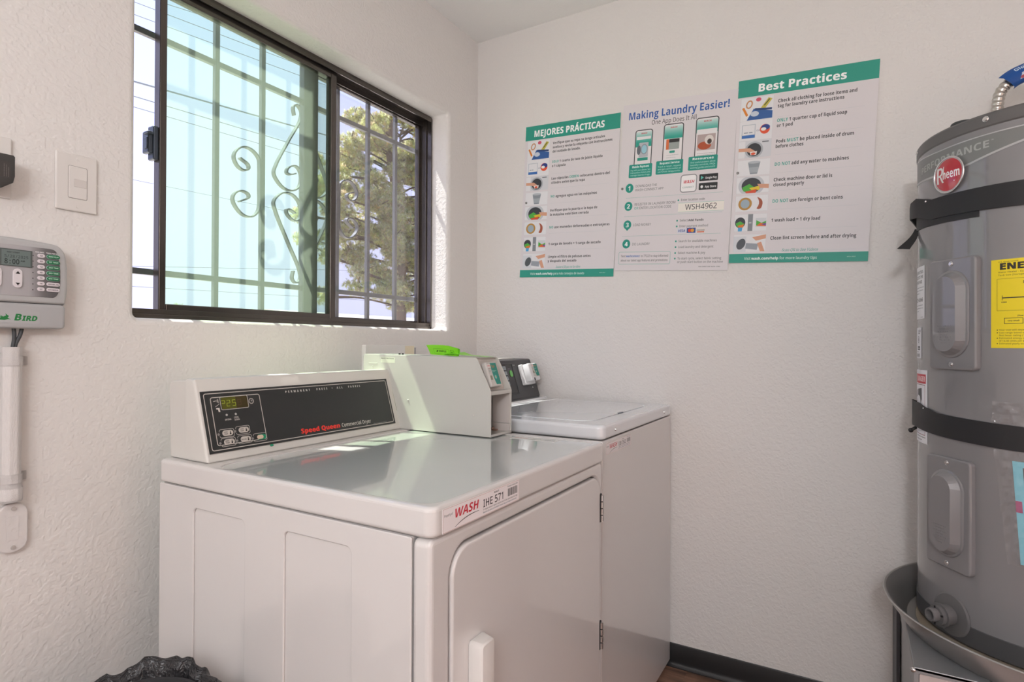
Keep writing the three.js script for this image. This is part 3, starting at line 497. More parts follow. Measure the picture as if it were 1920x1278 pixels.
// ------------------------------------------------------------------ washer
{
  const t = thing('washer', 'white top loading washer with dark console in the corner', 'washer', [0.505, 0, 0.336]);
  const z0 = 0.006, z1 = 0.664;
  part('cabinet', [box(0.17, 0.838, 0.022, 0.889, z0 + 0.001, z1 - 0.001, 0.004), ...[[0.22, 0.06], [0.22, 0.61], [0.79, 0.06], [0.79, 0.61]].map(([x, z]) => cyl(0.022, 0.018, 0.024, 12).translate(x, 0.012, z))], enamel, t);
  const deck = onY(extr(rrect(0.165, 0.8405, -z1, -z0, 0.022, [[0.395, 0.776, -0.598, -0.08, 0.05]]), 0.038, 0.009, 4, 10), [0, 0.8915, 0]);
  const deckWhite = PH(new THREE.Color(0.78, 0.80, 0.83), 0.25, { clearcoat: 1, clearcoatRoughness: 0.05 });
  const top = part('deck', [deck, box(0.36, 0.8, 0.893, 0.921, 0.05, 0.63), box(0.17, 0.352, 0.91, 0.9345, z0 + 0.012, z1 - 0.012, 0.006)], deckWhite, t);
  part('lid', [onY(extr(rrect(0.3965, 0.775, -0.5965, -0.0815, 0.049), 0.0095, 0.002, 3, 10), [0, 0.921, 0])], deckWhite, t);
  part('lid_notch', box(0.768, 0.7785, 0.9205, 0.9306, 0.335, 0.375, 0.002), S(new THREE.Color(0.12, 0.14, 0.16), 0.5), t, 'dark finger notch');
  for (const z of [0.575, 0.101]) part('screw', [cyl(0.0048, 0.004, 0.003, 14).rotateZ(-Math.PI / 2).translate(0.8418, 0.9105, z), box(0.8428, 0.8436, 0.907, 0.914, z - 0.0006, z + 0.0006)], chrome, t);
  sheet('label', 0.2, 0.031, 0.0004, assetSticker('IIB 392'), 0.35, (g) => basis(g, [0.8383, 0.8645, 0.5395], [0, 0.0, -1], [0, 1, 0], [1, 0, 0]), t, 'asset sticker reading WASH IIB 392');
  // console
  const grey = S(new THREE.Color(0.055, 0.055, 0.058), 0.42);
  const con = part('console', [extr(poly([[0.205, 0.9345], [0.2, 1.079], [0.206, 1.0835], [0.272, 1.083], [0.2785, 1.079], [0.3245, 0.939], [0.322, 0.9345]]), 0.625, 0.004, 3).translate(0, 0, 0.03)], grey, t, 'dark grey console');
  part('console_cap', extr(poly([[0.198, 1.079], [0.2, 1.0865], [0.25, 1.0865], [0.25, 1.0838], [0.204, 1.0835]]), 0.5, 0.0005, 1).translate(0, 0, 0.115), enamelDull, con, 'white top trim');
  const uy = [-0.312, 0.950, 0], uz = [0.950, 0.312, 0], ux = [0, 0, -1];
  const at = (z, s, out) => [0.3245 + uy[0] * s + uz[0] * out, 0.939 + uy[1] * s + uz[1] * out, z];
  const F = (g, o) => basis(g, o, ux, uy, uz);
  part('control_panel', F(extr(rrect(-0.2, 0.2, -0.056, 0.056, 0.006), 0.0016, 0.0006, 2), at(0.395, 0.078, 0)), S(new THREE.Color(0.028, 0.028, 0.03), 0.25), con);
  part('panel_frame', F(extr(rrect(-0.066, 0.066, -0.061, 0.061, 0.004, [[-0.0635, 0.0635, -0.0585, 0.0585, 0.003]]), 0.0022, 0.0006, 2), at(0.252, 0.075, 0)), grey, con);
  const wb = canvasTex(64, 96, (x, w, h) => { x.fillStyle = '#8d9599'; x.fillRect(0, 0, w, h); x.fillStyle = '#5b6266'; x.fillRect(12, 34, 34, 9); x.fillRect(16, 52, 26, 7); });
  for (let i = 0; i < 4; i++) part('button', F(new THREE.BoxGeometry(0.024, 0.0145, 0.003), at(0.2545, 0.118 - i * 0.0195, 0.003)), printed(wb, 0.5), con);
  part('start_button', F(extr(rrect(-0.008, 0.008, -0.0125, 0.0125, 0.008), 0.004, 0.0015, 3), at(0.2105, 0.096, 0.001)), S(new THREE.Color(0.16, 0.5, 0.13), 0.4), con, 'green start button');
  sheet('start_text', 0.018, 0.006, 0.0002, canvasTex(96, 32, (x, w, h) => { x.fillStyle = '#2d2c30'; x.fillRect(0, 0, w, h); T(x, 'START', 6, 25, 24, { b: 1, c: '#b8a6bb', w: 84 }); }), 0.5, (g) => F(g, at(0.216, 0.1145, 0.002)), con);
  sheet('model_text', 0.022, 0.006, 0.0002, canvasTex(96, 24, (x, w, h) => { x.fillStyle = '#353436'; x.fillRect(0, 0, w, h); fuzz(x, 4, 8, 84, 1, 0, '#bbb', 8); }), 0.5, (g) => F(g, at(0.169, 0.1285, 0.0006)), con);
  // card reader that juts out of the console
  const rdr = part('card_reader', [F(extr(rrect(-0.037, 0.037, -0.004, 0.076, 0.004), 0.018, 0.002, 2), at(0.108, 0.05, 0)), smooth(F(extr(rrect(-0.034, 0.035, 0.004, 0.072, 0.006), 0.03, 0.006, 4), at(0.108, 0.05, 0.016)), 0.5)], S(new THREE.Color(0.72, 0.72, 0.73), 0.35), con, 'white card reader');
  sheet('reader_label', 0.046, 0.05, 0.0004, readerTex, 0.4, (g) => F(g, at(0.101, 0.093, 0.0464)), rdr, 'teal and white label');
  part('keyhole', F(box(-0.003, 0.003, -0.006, 0.006, 0, 0.002, 0.0005), at(0.122, 0.058, 0.0455)), black, rdr);
  part('screw', F(cyl(0.0035, 0.003, 0.003, 12).rotateX(Math.PI / 2), at(0.075, 0.035, 0.001)), chrome, con);
}
// cover plate on the wall behind the case
{
  const t = thing('cover_plate', 'white wall cover plate with a yellowed corner behind the payment case', 'cover plate', [0, 1.06, 0.556]);
  part('plate', onX(extr(rrect(-0.682, -0.432, 0.99, 1.137, 0.006), 0.018, 0.002, 3), [0.0005, 0, 0]), S(new THREE.Color(0.84, 0.82, 0.79), 0.5), t);
  part('yellow_tape', box(0.0182, 0.0188, 1.07, 1.133, 0.436, 0.486, 0.0002), S(new THREE.Color(0.84, 0.75, 0.56), 0.6), t, 'yellowed patch');
  part('clip', box(0.002, 0.019, 1.10, 1.127, 0.4293, 0.4322, 0.0006), S(new THREE.Color(0.05, 0.06, 0.08), 0.5), t, 'dark clip');
}

// ------------------------------------------------------------------ posters
const TEAL = '#2a9a86';
function icon(x, k, a, b, w, h) { // small drawings in the rows
  x.save(); x.beginPath(); x.rect(a, b, w, h); x.clip(); x.fillStyle = '#e6e6e8'; x.fillRect(a, b, w, h); x.translate(a, b); x.scale(w / 100, h / 70);
  if (k === 0) { fillP(x, [[20, 68], [40, 34], [98, 46], [98, 68]], '#2f5d9e'); ell(x, 44, 50, 13, 8, '#c9d3df'); fillP(x, [[62, 34], [84, 6], [96, 10], [76, 36]], '#c2b548'); lin(x, [[72, 28], [88, 10]], '#3c4a22', 3); fillP(x, [[4, 30], [10, 27], [24, 52], [18, 56]], '#d9822b'); ell(x, 54, 8, 8, 6, '#d2566a'); x.strokeStyle = '#c58a5c'; x.lineWidth = 4; x.beginPath(); x.ellipse(26, 20, 8, 11, 0.4, 0, 7); x.stroke(); lin(x, [[44, 36], [96, 40]], '#1d3c70', 6); }
  if (k === 1) { x.strokeStyle = '#b4bcc4'; x.lineWidth = 2; x.strokeRect(8, 14, 40, 46); x.fillStyle = '#3a6fb5'; x.fillRect(8, 50, 40, 11); fuzz(x, 14, 40, 26, 1, 0, '#7b8794', 3); ell(x, 78, 34, 15, 17, '#e4552e'); ell(x, 80, 28, 13, 10, '#27418c'); ell(x, 74, 34, 8, 6, '#f3f0ea'); T(x, 'OR', 52, 40, 9, { c: '#889' }); }
  if (k === 2) { x.fillStyle = '#d5d7db'; x.fillRect(20, 0, 80, 70); ell(x, 48, 38, 28, 34, '#aeb3b9'); ell(x, 48, 38, 22, 27, '#34373c'); fillP(x, [[0, 28], [36, 30], [52, 44], [44, 54], [26, 44], [0, 42]], '#d8a184'); fillP(x, [[36, 46], [58, 44], [56, 60], [38, 60]], '#e8e4e0'); ell(x, 46, 54, 7, 5, '#e0522c'); x.fillStyle = '#6b7075'; x.fillRect(72, 6, 20, 4); }
  if (k === 3) { fillP(x, [[32, 12], [70, 12], [62, 64], [40, 64]], '#8f979d'); ell(x, 51, 12, 19, 6, '#b7bec3'); fillP(x, [[36, 34], [66, 34], [63, 58], [40, 58]], '#a7afb5'); }
  if (k === 4) { ell(x, 46, 38, 40, 44, '#c3c7cc'); ell(x, 46, 38, 30, 33, '#3a3e44'); fillP(x, [[18, 44], [40, 30], [58, 48], [40, 68], [22, 60]], '#4fae3f'); fillP(x, [[40, 48], [74, 40], [72, 58], [50, 60]], '#e2c52f'); fillP(x, [[28, 62], [64, 54], [60, 72], [32, 72]], '#d9532e'); fillP(x, [[64, 32], [100, 36], [100, 54], [72, 50]], '#d8a184'); }
  if (k === 5) { ell(x, 30, 36, 21, 28, '#b98a3f'); ell(x, 30, 36, 14, 20, '#9fb0bb'); x.beginPath(); x.moveTo(66, 8); x.quadraticCurveTo(92, 20, 80, 58); x.quadraticCurveTo(72, 66, 66, 58); x.quadraticCurveTo(80, 34, 66, 8); x.fillStyle = '#a4553a'; x.fill(); }
  if (k === 6) { ell(x, 18, 34, 16, 22, '#3a3e44'); fillP(x, [[4, 36], [18, 28], [32, 40], [22, 54], [8, 50]], '#4fae3f'); fillP(x, [[10, 46], [30, 40], [28, 54], [14, 56]], '#df7d2c'); fillP(x, [[12, 54], [26, 54], [24, 70], [12, 70]], '#4aa3d8'); x.fillStyle = '#868b90'; x.fillRect(42, 0, 15, 70); T(x, '=', 44, 42, 18, { c: '#eee' }); x.fillStyle = '#d2d5d9'; x.fillRect(66, 18, 32, 36); fillP(x, [[68, 48], [68, 26], [84, 38], [98, 30], [98, 48]], '#4fae3f'); fillP(x, [[68, 50], [80, 38], [98, 42], [98, 52]], '#df6a2c'); fillP(x, [[84, 44], [98, 38], [98, 50]], '#7a4c9a'); }
  if (k === 7) { x.fillStyle = '#d7dade'; x.fillRect(0, 8, 40, 62); ell(x, 24, 38, 13, 22, '#50555b', 0.3); fillP(x, [[40, 34], [78, 38], [74, 62], [38, 56]], '#9aa0a8'); fillP(x, [[58, 12], [100, 2], [100, 18], [70, 26]], '#d8a184'); fillP(x, [[74, 36], [86, 30], [98, 68], [84, 68]], '#d8a184'); }
  x.restore(); x.strokeStyle = '#d2d2d4'; x.lineWidth = 1.5; x.strokeRect(a, b, w, h);
}
const ROWY = [[.098, .229], [.224, .336], [.333, .43], [.436, .527], [.529, .623], [.631, .722], [.732, .83], [.842, .944]];
function practices(title, tw, rows, scan, foot, footW, fs) {
  return canvasTex(1000, 1500, (x, w, h) => {
    x.fillStyle = '#dfdadc'; x.fillRect(0, 0, w, h); x.fillStyle = TEAL; x.fillRect(0, 0, w, 0.0945 * h); x.fillRect(0, 0.951 * h, w, 0.05 * h);
    T(x, title, w * 0.47, 0.073 * h, 86, { b: 1, c: '#fff', a: 'c', w: tw * w, st: 2 });
    rows.forEach((r, i) => {
      const [a, b] = ROWY[i]; icon(x, i, 0.028 * w, a * h + 4, 0.25 * w, (b - a) * h - 8);
      r.lines.forEach((l, j) => { let px = 0.31 * w; const py = (r.y + j * 0.0275) * h; const segs = l.split('|'); const tot = segs.map((s, q) => { x.font = `bold ${fs}px sans-serif`; return x.measureText(s).width; }).reduce((p, c) => p + c, 0), k = r.w && r.w[j] ? (r.w[j] * w) / tot : 1; segs.forEach((s, q) => { x.font = `bold ${fs}px sans-serif`; const sw = x.measureText(s).width * k; T(x, s, px, py, fs, { b: 1, c: q % 2 ? '#47a596' : '#2a2a2c', w: sw }); px += sw; }); });
      lin(x, [[0.31 * w, (b - 0.006) * h], [0.92 * w, (b - 0.006) * h]], '#cfcfd2', 2);
    });
    T(x, scan, 0.40 * w, 0.941 * h, 30, { f: 'serif', i: 1, c: '#4a9d90', w: 0.26 * w });
    T(x, foot[0], 0.12 * w, 0.984 * h, 30, { c: '#e8f3f0', w: footW[0] * w }); T(x, foot[1], (0.125 + footW[0]) * w, 0.984 * h, 30, { b: 1, c: '#fff', w: footW[1] * w }); T(x, foot[2], (0.132 + footW[0] + footW[1]) * w, 0.984 * h, 30, { c: '#e8f3f0', w: footW[2] * w });
    T(x, 'WSH-0001', 0.86 * w, 0.978 * h, 10, { c: '#bfe0d8', w: 0.06 * w });
  });
}
const english = practices('Best Practices', 0.64, [
  { y: .147, lines: ['Check all clothing for loose items and', 'tag for laundry care instructions'], w: [.555, .47] }, { y: .251, lines: ['|ONLY| 1 quarter cup of liquid soap', 'or 1 pod'], w: [.495, .12] }, { y: .362, lines: ['Pods |MUST| be placed inside of drum', 'before clothes'], w: [.55, .205] },
  { y: .484, lines: ['|DO NOT| add any water to machines'], w: [.525] }, { y: .567, lines: ['Check machine door or lid is', 'closed properly'], w: [.42, .225] }, { y: .681, lines: ['|DO NOT| use foreign or bent coins'], w: [.5] }, { y: .783, lines: ['1 wash load = 1 dry load'], w: [.355] }, { y: .878, lines: ['Clean lint screen before and after drying'], w: [.605] },
], 'Scan QR to See Videos', ['Visit', 'wash.com/help', 'for more laundry tips'], [.05, .205, .27], 38);
const spanish = practices('MEJORES PRÁCTICAS', 0.755, [
  { y: .137, lines: ['Verifique que su ropa no tenga artículos', 'sueltos y revise la etiqueta con instrucciones', 'del cuidado de lavado.'], w: [.545, .62, .3] }, { y: .258, lines: ['|SOLO| 1 cuarto de taza de jabón líquido', 'o 1 cápsula'], w: [.53, .15] }, { y: .367, lines: ['Las cápsulas |DEBEN| colocarse dentro del', 'cilindro antes que la ropa'], w: [.61, .36] },
  { y: .483, lines: ['|NO| agregue agua en las máquinas'], w: [.49] }, { y: .574, lines: ['Verifique que la puerta o la tapa de', 'la máquina esté bien cerrada'], w: [.5, .415] }, { y: .684, lines: ['|NO| use monedas deformadas o extranjeras'], w: [.63] }, { y: .792, lines: ['1 carga de lavado = 1 carga de secado'], w: [.55] }, { y: .875, lines: ['Limpie el filtro de pelusas antes', 'y después del secado'], w: [.455, .31] },
], 'Escanee el QR para ver los videos', ['Visite', 'wash.com/help', 'para más consejos de lavado'], [.06, .185, .33], 32);
const appPoster = canvasTex(1000, 1500, (x, w, h) => {
  x.fillStyle = '#dfdadc'; x.fillRect(0, 0, w, h);
  T(x, 'Making Laundry Easier!', 0.05 * w, 0.093 * h, 92, { b: 1, c: '#2d5ca8', w: 0.89 * w });
  T(x, 'One App Does It All', 0.27 * w, 0.137 * h, 54, { c: '#3a3a3a', w: 0.4 * w });
  const ph = (a, b, top, bot, kind) => {
    const X = a * w, Y = top * h, Wd = (b - a) * w, Hd = (bot - top) * h + 30;
    rrFill(x, X, Y, Wd, Hd, 22, '#e9e6e6', '#3c3f40', 8);
    const gr = x.createLinearGradient(0, Y, 0, Y + 0.075 * h); gr.addColorStop(0, '#eeecec'); gr.addColorStop(1, '#2fa390'); x.fillStyle = gr; x.fillRect(X + 5, Y + 14, Wd - 10, (kind === 0 ? 0.09 : 0.075) * h);
    washLogo(x, X + Wd * 0.32, Y + 36, Wd * 0.36, 14, '#d04a52');
    if (kind === 0) { x.fillStyle = '#eceaea'; x.fillRect(X + 12, Y + 58, Wd - 24, 26); x.fillStyle = '#b9bcc2'; x.fillRect(X + Wd * 0.25, Y + 112, Wd * 0.55, 130); ell(x, X + Wd * 0.56, Y + 172, Wd * 0.2, 46, '#8d959d'); ell(x, X + Wd * 0.56, Y + 172, Wd * 0.16, 38, '#9fd0dc'); ell(x, X + Wd * 0.24, Y + 176, Wd * 0.12, 42, '#6a7077'); x.fillStyle = TEAL; x.fillRect(X + Wd * 0.18, Y + 246, Wd * 0.62, 26); }
    if (kind === 1) { x.fillStyle = '#9aa39f'; x.fillRect(X + Wd * 0.15, Y + 130, Wd * 0.68, 90); x.fillStyle = '#2b2b2b'; x.fillRect(X + Wd * 0.3, Y + 130, Wd * 0.53, 30); x.fillStyle = '#d9703f'; x.fillRect(X + Wd * 0.15, Y + 130, Wd * 0.14, 90); rrFill(x, X + Wd * 0.34, Y + 232, Wd * 0.28, 20, 6, TEAL); rrFill(x, X + Wd * 0.24, Y + 316, Wd * 0.46, 20, 6, TEAL); fuzz(x, X + Wd * 0.2, Y + 268, Wd * 0.6, 2, 22, '#b9b9bb', 4); }
    if (kind === 2) { x.fillStyle = '#e9e7e7'; rrFill(x, X + 8, Y + 96, Wd - 16, 40, 6, '#e9e7e7'); x.fillStyle = '#b8a7a4'; x.fillRect(X + Wd * 0.08, Y + 140, Wd * 0.82, 134); ell(x, X + Wd * 0.42, Y + 236, Wd * 0.3, 34, '#b4532f'); ell(x, X + Wd * 0.62, Y + 190, Wd * 0.2, 40, '#ded8d2'); ell(x, X + Wd * 0.64, Y + 204, Wd * 0.1, 22, '#4a3f3a'); fuzz(x, X + Wd * 0.1, Y + 300, Wd * 0.78, 3, 14, '#a9a9ab', 4); }
  };
  ph(.13, .285, .162, .37, 0); ph(.39, .56, .148, .37, 1); ph(.67, .855, .136, .37, 2);
  [[.085, .30, .364, 'Mobile Payment', ['Pay with your phone. See', 'transactions history and', 'manage rewards in-app.']], [.335, .575, .357, 'Request Service', ['Track a repair, request', 'and get confirmation of', 'service requests.']], [.62, .865, .35, 'Resources', ['Find useful answers about', 'laundry services, FAQs', 'washing guides and more!']]].forEach(([a, b, y, t, ls]) => {
    rrFill(x, a * w, y * h, (b - a) * w, 0.079 * h, 10, '#1f9684'); T(x, t, (a + b) / 2 * w, (y + 0.021) * h, 27, { b: 1, c: '#f0f7f5', a: 'c', w: (b - a) * w * 0.74 }); ls.forEach((l, i) => T(x, l, (a + b) / 2 * w, (y + 0.039 + i * 0.015) * h, 19, { c: '#bfe3db', a: 'c', w: (b - a) * w * 0.86 }));
  });
  rrFill(x, .565 * w, .452 * h, .135 * w, .098 * h, 24, '#f4f2f2', '#8f8f92', 8); washLogo(x, .585 * w, .50 * h, .095 * w, 26, '#cc3341'); T(x, 'CONNECT', .582 * w, .527 * h, 18, { c: '#8ba7a2', w: .1 * w });
  for (const [y, t0] of [[.455, 'Google Play'], [.505, 'App Store']]) { rrFill(x, .722 * w, y * h, .155 * w, .039 * h, 6, '#222426'); T(x, t0, .772 * w, (y + .028) * h, 25, { c: '#eee', b: 1, w: .095 * w }); if (t0[0] === 'G') { fillP(x, [[.735 * w, (y + .008) * h], [.76 * w, (y + .0195) * h], [.735 * w, (y + .031) * h]], '#5fc4b4'); } else { ell(x, .747 * w, (y + .021) * h, 11, 13, '#eee'); } }
  const dots = (y, a, b) => { for (let p = a * w; p < b * w; p += 9) ell(x, p, y * h, 2, 2, '#5aa99b'); };
  dots(.563, .075, .93); dots(.674, .07, .93); dots(.793, .06, .93);
  [[.504, 'DOWNLOAD THE', 'WASH-CONNECT APP', .2, .26], [.613, 'REGISTER IN LAUNDRY ROOM', '|OR| ENTER LOCATION CODE', .375, .34], [.725, 'LOAD MONEY', '', .165, 0], [.84, 'DO LAUNDRY', '', .165, 0]].forEach(([y, a, b, wa, wb], i) => {
    ell(x, .10 * w, y * h, 37, 41, '#1f9684'); if (i === 2) fillP(x, [[.075 * w, (y + .018) * h], [.125 * w, (y + .018) * h], [.10 * w, (y + .036) * h]], '#1f9684'); T(x, String(i + 1), .10 * w, (y + .014) * h, 56, { b: 1, c: '#fff', a: 'c' });
    T(x, a, .155 * w, (y + (b ? -.002 : .009)) * h, 31, { c: '#6a6a6c', w: wa * w }); if (b) { const p = b.split('|'); if (p.length > 1) { T(x, 'OR', .155 * w, (y + .021) * h, 31, { c: '#4aa596', w: .04 * w }); T(x, p[2].trim(), .203 * w, (y + .021) * h, 31, { c: '#6a6a6c', w: (wb - .048) * w }); } else T(x, b, .155 * w, (y + .021) * h, 31, { c: '#6a6a6c', w: wb * w }); }
  });
  const bul = (y, t, wd, bold) => { ell(x, .553 * w, (y - .006) * h, 7, 8, '#2a9a86'); T(x, t, .575 * w, y * h, 27, { c: '#555', w: wd * w }); if (bold) T(x, bold, (.58 + wd) * w, y * h, 27, { b: 1, c: '#2a2a2a', w: .13 * w }); };
  bul(.601, 'Enter location code', .205); x.fillStyle = '#f0ebe2'; x.fillRect(.555 * w, .612 * h, .385 * w, .052 * h); lin(x, [[.555 * w, .612 * h], [.94 * w, .612 * h]], '#9fc9bd', 3); lin(x, [[.555 * w, .664 * h], [.94 * w, .664 * h]], '#9fc9bd', 3); T(x, 'WSH4962', .615 * w, .652 * h, 64, { c: '#3b3b3b', w: .27 * w });
  bul(.719, 'Select', .07, 'Add Funds'); bul(.752, 'Enter payment method', .245);
  rrFill(x, .56 * w, .758 * h, .075 * w, .028 * h, 3, '#d8dbe4'); T(x, 'VISA', .565 * w, .779 * h, 28, { b: 1, i: 1, c: '#27408f', w: .062 * w }); rrFill(x, .642 * w, .757 * h, .075 * w, .029 * h, 3, '#2d4f94'); ell(x, .667 * w, .7715 * h, 15, 15, '#d8432f'); ell(x, .69 * w, .7715 * h, 15, 15, '#e7a13b'); rrFill(x, .724 * w, .758 * h, .075 * w, .028 * h, 3, '#e2dcd8'); T(x, 'DISCOVER', .727 * w, .775 * h, 15, { b: 1, c: '#444', w: .066 * w }); x.fillStyle = '#d9602f'; x.fillRect(.73 * w, .779 * h, .06 * w, 8);
  bul(.838, 'Search for available machines', .325); bul(.872, 'Load laundry and detergent', .3); bul(.906, 'Select machine & pay', .235); bul(.938, 'To start cycle, select fabric setting', .37); T(x, 'or push start button on the machine', .575 * w, .958 * h, 27, { c: '#555', w: .385 * w });
  rrFill(x, .035 * w, .889 * h, .475 * w, .073 * h, 12, null, '#7fb9ac', 3); T(x, 'Text', .055 * w, .92 * h, 27, { c: '#333', w: .045 * w }); T(x, 'washconnect', .105 * w, .92 * h, 27, { b: 1, c: '#2d5ca8', w: .13 * w }); T(x, 'to 77222 to stay informed', .243 * w, .92 * h, 27, { c: '#333', w: .25 * w }); T(x, 'about our latest app features and promotions', .055 * w, .946 * h, 27, { c: '#333', w: .435 * w });
  T(x, 'WASH CONNECT CODE  ENG/SPA  1218001', .76 * w, .982 * h, 12, { b: 1, c: '#777', w: .18 * w });
});
const posterThings = [
  ['white wall poster with teal bands titled MEJORES PRÁCTICAS', spanish, 0.4308, 1.7128, -2.6, -0.187],
  ['white wall poster titled Making Laundry Easier with three phones', appPoster, 0.8438, 1.7142, -3.3, -0.19],
  ['white wall poster with teal bands titled Best Practices', english, 1.2513, 1.7162, -2.95, -0.19],
];
for (const [label, tex, cx, cy, rot, px] of posterThings) {
  const t = thing('poster', label, 'poster', [cx, cy, 0.0005]);
  const q = new THREE.Matrix4().makeRotationZ(rad(rot)).setPosition(cx, cy, 0.0028);
  sheet('board', 0.4055, 0.6135, 0.004, tex, 0.5, (g) => g.applyMatrix4(q), t);
  const p = V(px, -0.003, 0.0022).applyMatrix4(q);
  part('pin', cyl(0.0048, 0.004, 0.003, 14).rotateX(Math.PI / 2).translate(p.x, p.y, p.z + 0.001), S(new THREE.Color(0.25, 0.24, 0.23), 0.35, { metalness: 0.7 }), t, 'small metal screw');
}

// ------------------------------------------------------------------ water heater in its pan on a stand
const HC = V(1.80, 0, 0.31), HR = 0.26;
const onCyl = (az, y, r) => V(HC.x + Math.sin(rad(az)) * r, y, HC.z + Math.cos(rad(az)) * r);
const facing = (g, az, y, r) => { const a = rad(az), p = onCyl(az, y, r); return basis(g, [p.x, p.y, p.z], [Math.cos(a), 0, -Math.sin(a)], [0, 1, 0], [Math.sin(a), 0, Math.cos(a)]); };
function cylPatch(r, a0, a1, ylo, yhi, n = 40, t = 0) { // wrap on the cylinder, u from left to right as seen from outside
  const pos = [], nor = [], uv = [], idx = [], m = 4, lo = typeof ylo === 'function' ? ylo : () => ylo, hi = typeof yhi === 'function' ? yhi : () => yhi;
  for (let i = 0; i <= n; i++) { const az = a0 + (a1 - a0) * i / n; for (let j = 0; j <= m; j++) { const y = lo(az) + (hi(az) - lo(az)) * j / m, p = onCyl(az, y, r); pos.push(p.x, p.y, p.z); nor.push(Math.sin(rad(az)), 0, Math.cos(rad(az))); uv.push(i / n, j / m); } }
  for (let i = 0; i < n; i++) for (let j = 0; j < m; j++) { const a = i * (m + 1) + j, b = a + m + 1; idx.push(a, b, b + 1, a, b + 1, a + 1); }
  const g = new THREE.BufferGeometry(); g.setAttribute('position', new THREE.Float32BufferAttribute(pos, 3)); g.setAttribute('normal', new THREE.Float32BufferAttribute(nor, 3)); g.setAttribute('uv', new THREE.Float32BufferAttribute(uv, 2)); g.setIndex(idx); return g;
}
{
  const t = thing('water_heater', 'tall grey electric water heater strapped beside the back wall', 'water heater', [HC.x, 0.486, HC.z]);
  const grey = PH(new THREE.Color(0.21, 0.204, 0.211), 0.4, { clearcoat: 1, clearcoatRoughness: 0.03 });
  const greyPlastic = S(new THREE.Color(0.13, 0.127, 0.127), 0.45);
  const lathe = (pts, n = 96) => new THREE.LatheGeometry(pts.map((p) => new THREE.Vector2(...p)), n).translate(HC.x, 0, HC.z);
  part('jacket', smooth(lathe([[0.05, 0.53], [HR, 0.53], [HR, 1.608], [0.05, 1.608]]), 0.5), grey, t);
  part('top_cap', smooth(lathe([[HR - 0.004, 1.60], [HR + 0.0022, 1.6085], [HR + 0.0022, 1.631], [HR - 0.001, 1.6355], [HR - 0.007, 1.637], [0.0, 1.639]]), 0.6), S(new THREE.Color(0.12, 0.115, 0.112), 0.4), t);
  part('base_ring', smooth(lathe([[0.0, 0.4885], [HR - 0.004, 0.4885], [HR + 0.0015, 0.492], [HR + 0.0015, 0.533], [HR - 0.002, 0.536]]), 0.6), S(new THREE.Color(0.07, 0.07, 0.073), 0.5), t, 'dark base ring');
  const screw = (az, y, r, s = 0.0055) => facing(join([cyl(s, s * 0.7, 0.003, 14).rotateX(Math.PI / 2), new THREE.TorusGeometry(s, 0.0008, 6, 16).translate(0, 0, -0.001), box(-s * 0.5, s * 0.5, -0.0006, 0.0006, 0.001, 0.0018)]), az, y, r);
  for (const az of [-87, -37, 15]) part('screw', screw(az, 1.6225, HR + 0.004), chrome, t);
  const gap = part('cap_seam', smooth(lathe([[HR + 0.0006, 1.6065], [HR + 0.001, 1.6075], [HR + 0.0006, 1.6085]]), 1), black, t);
  // printed band, lettering and silver edges
  const bt = (az) => 1.5915 + (az < -60 ? 0.012 * Math.pow((-60 - az) / 34, 1.3) : 0), bb = (az) => 1.532 + 0.00036 * Math.abs(az + 55) + (az > -45 ? 0.0007 * (az + 45) : 0);
  part('brand_band', cylPatch(HR + 0.0006, -100, 40, bb, bt, 60), S(new THREE.Color(0.20, 0.205, 0.2), 0.35), t, 'lighter grey brand band');
  const silver = S(new THREE.Color(0.5, 0.5, 0.5), 0.35, { metalness: 0.4 });
  part('band_edge', [cylPatch(HR + 0.0008, -100, 40, (a) => bb(a) - 0.001, (a) => bb(a) + 0.0035, 60), cylPatch(HR + 0.0008, -100, 40, (a) => bt(a) - 0.0025, bt, 60)], silver, t, 'silver stripe');
  const perf = canvasTex(1024, 96, (x, w, h) => { x.fillStyle = '#7b7d7b'; x.fillRect(0, 0, w, h); T(x, 'PERFORMANCE', 10, 78, 86, { b: 1, c: '#a8aaa7', w: 940 }); T(x, '™', 960, 40, 30, { c: '#a8aaa7' }); });
  part('brand_lettering', cylPatch(HR + 0.0009, -80, -32, (a) => 1.5535 + 0.0001 * (a + 80), (a) => 1.5775 + 0.0001 * (a + 80), 30), printed(perf, 0.4), t, 'lettering PERFORMANCE');
  // round badge
  const badge = canvasTex(400, 400, (x, w, h) => {
    x.fillStyle = '#b9b9ba'; x.fillRect(0, 0, w, h); ell(x, 200, 200, 184, 184, '#b3192c');
    T(x, 'R', 40, 278, 250, { c: '#e5e1e1', w: 116, st: 5 }); lin(x, [[54, 96], [54, 278]], '#e5e1e1', 16); T(x, 'heem', 142, 246, 138, { b: 1, c: '#eceaea', w: 222 }); lin(x, [[152, 96], [152, 246]], '#e5e1e1', 14); ell(x, 292, 290, 7, 7, '#e5e1e1');
  });
  {
    const g = new THREE.SphereGeometry(0.1, 40, 10, 0, Math.PI * 2, 0, 0.4).rotateX(Math.PI / 2).translate(0, 0, -0.0921).scale(1, 1, 0.7); // shallow dome, radius 0.039
    const p = g.attributes.position, uv = g.attributes.uv; for (let i = 0; i < p.count; i++) uv.setXY(i, p.getX(i) / 0.078 + 0.5, p.getY(i) / 0.078 + 0.5);
    const b = part('badge', facing(g, -54.5, 1.527, HR + 0.004), PH(0xffffff, 0.2, { map: badge, clearcoat: 1, clearcoatRoughness: 0.05 }), t, 'round red badge reading Rheem');
    part('badge_rim', facing(new THREE.TorusGeometry(0.0395, 0.002, 8, 48).translate(0, 0, 0.0005), -54.5, 1.527, HR + 0.004), chrome, b);
  }
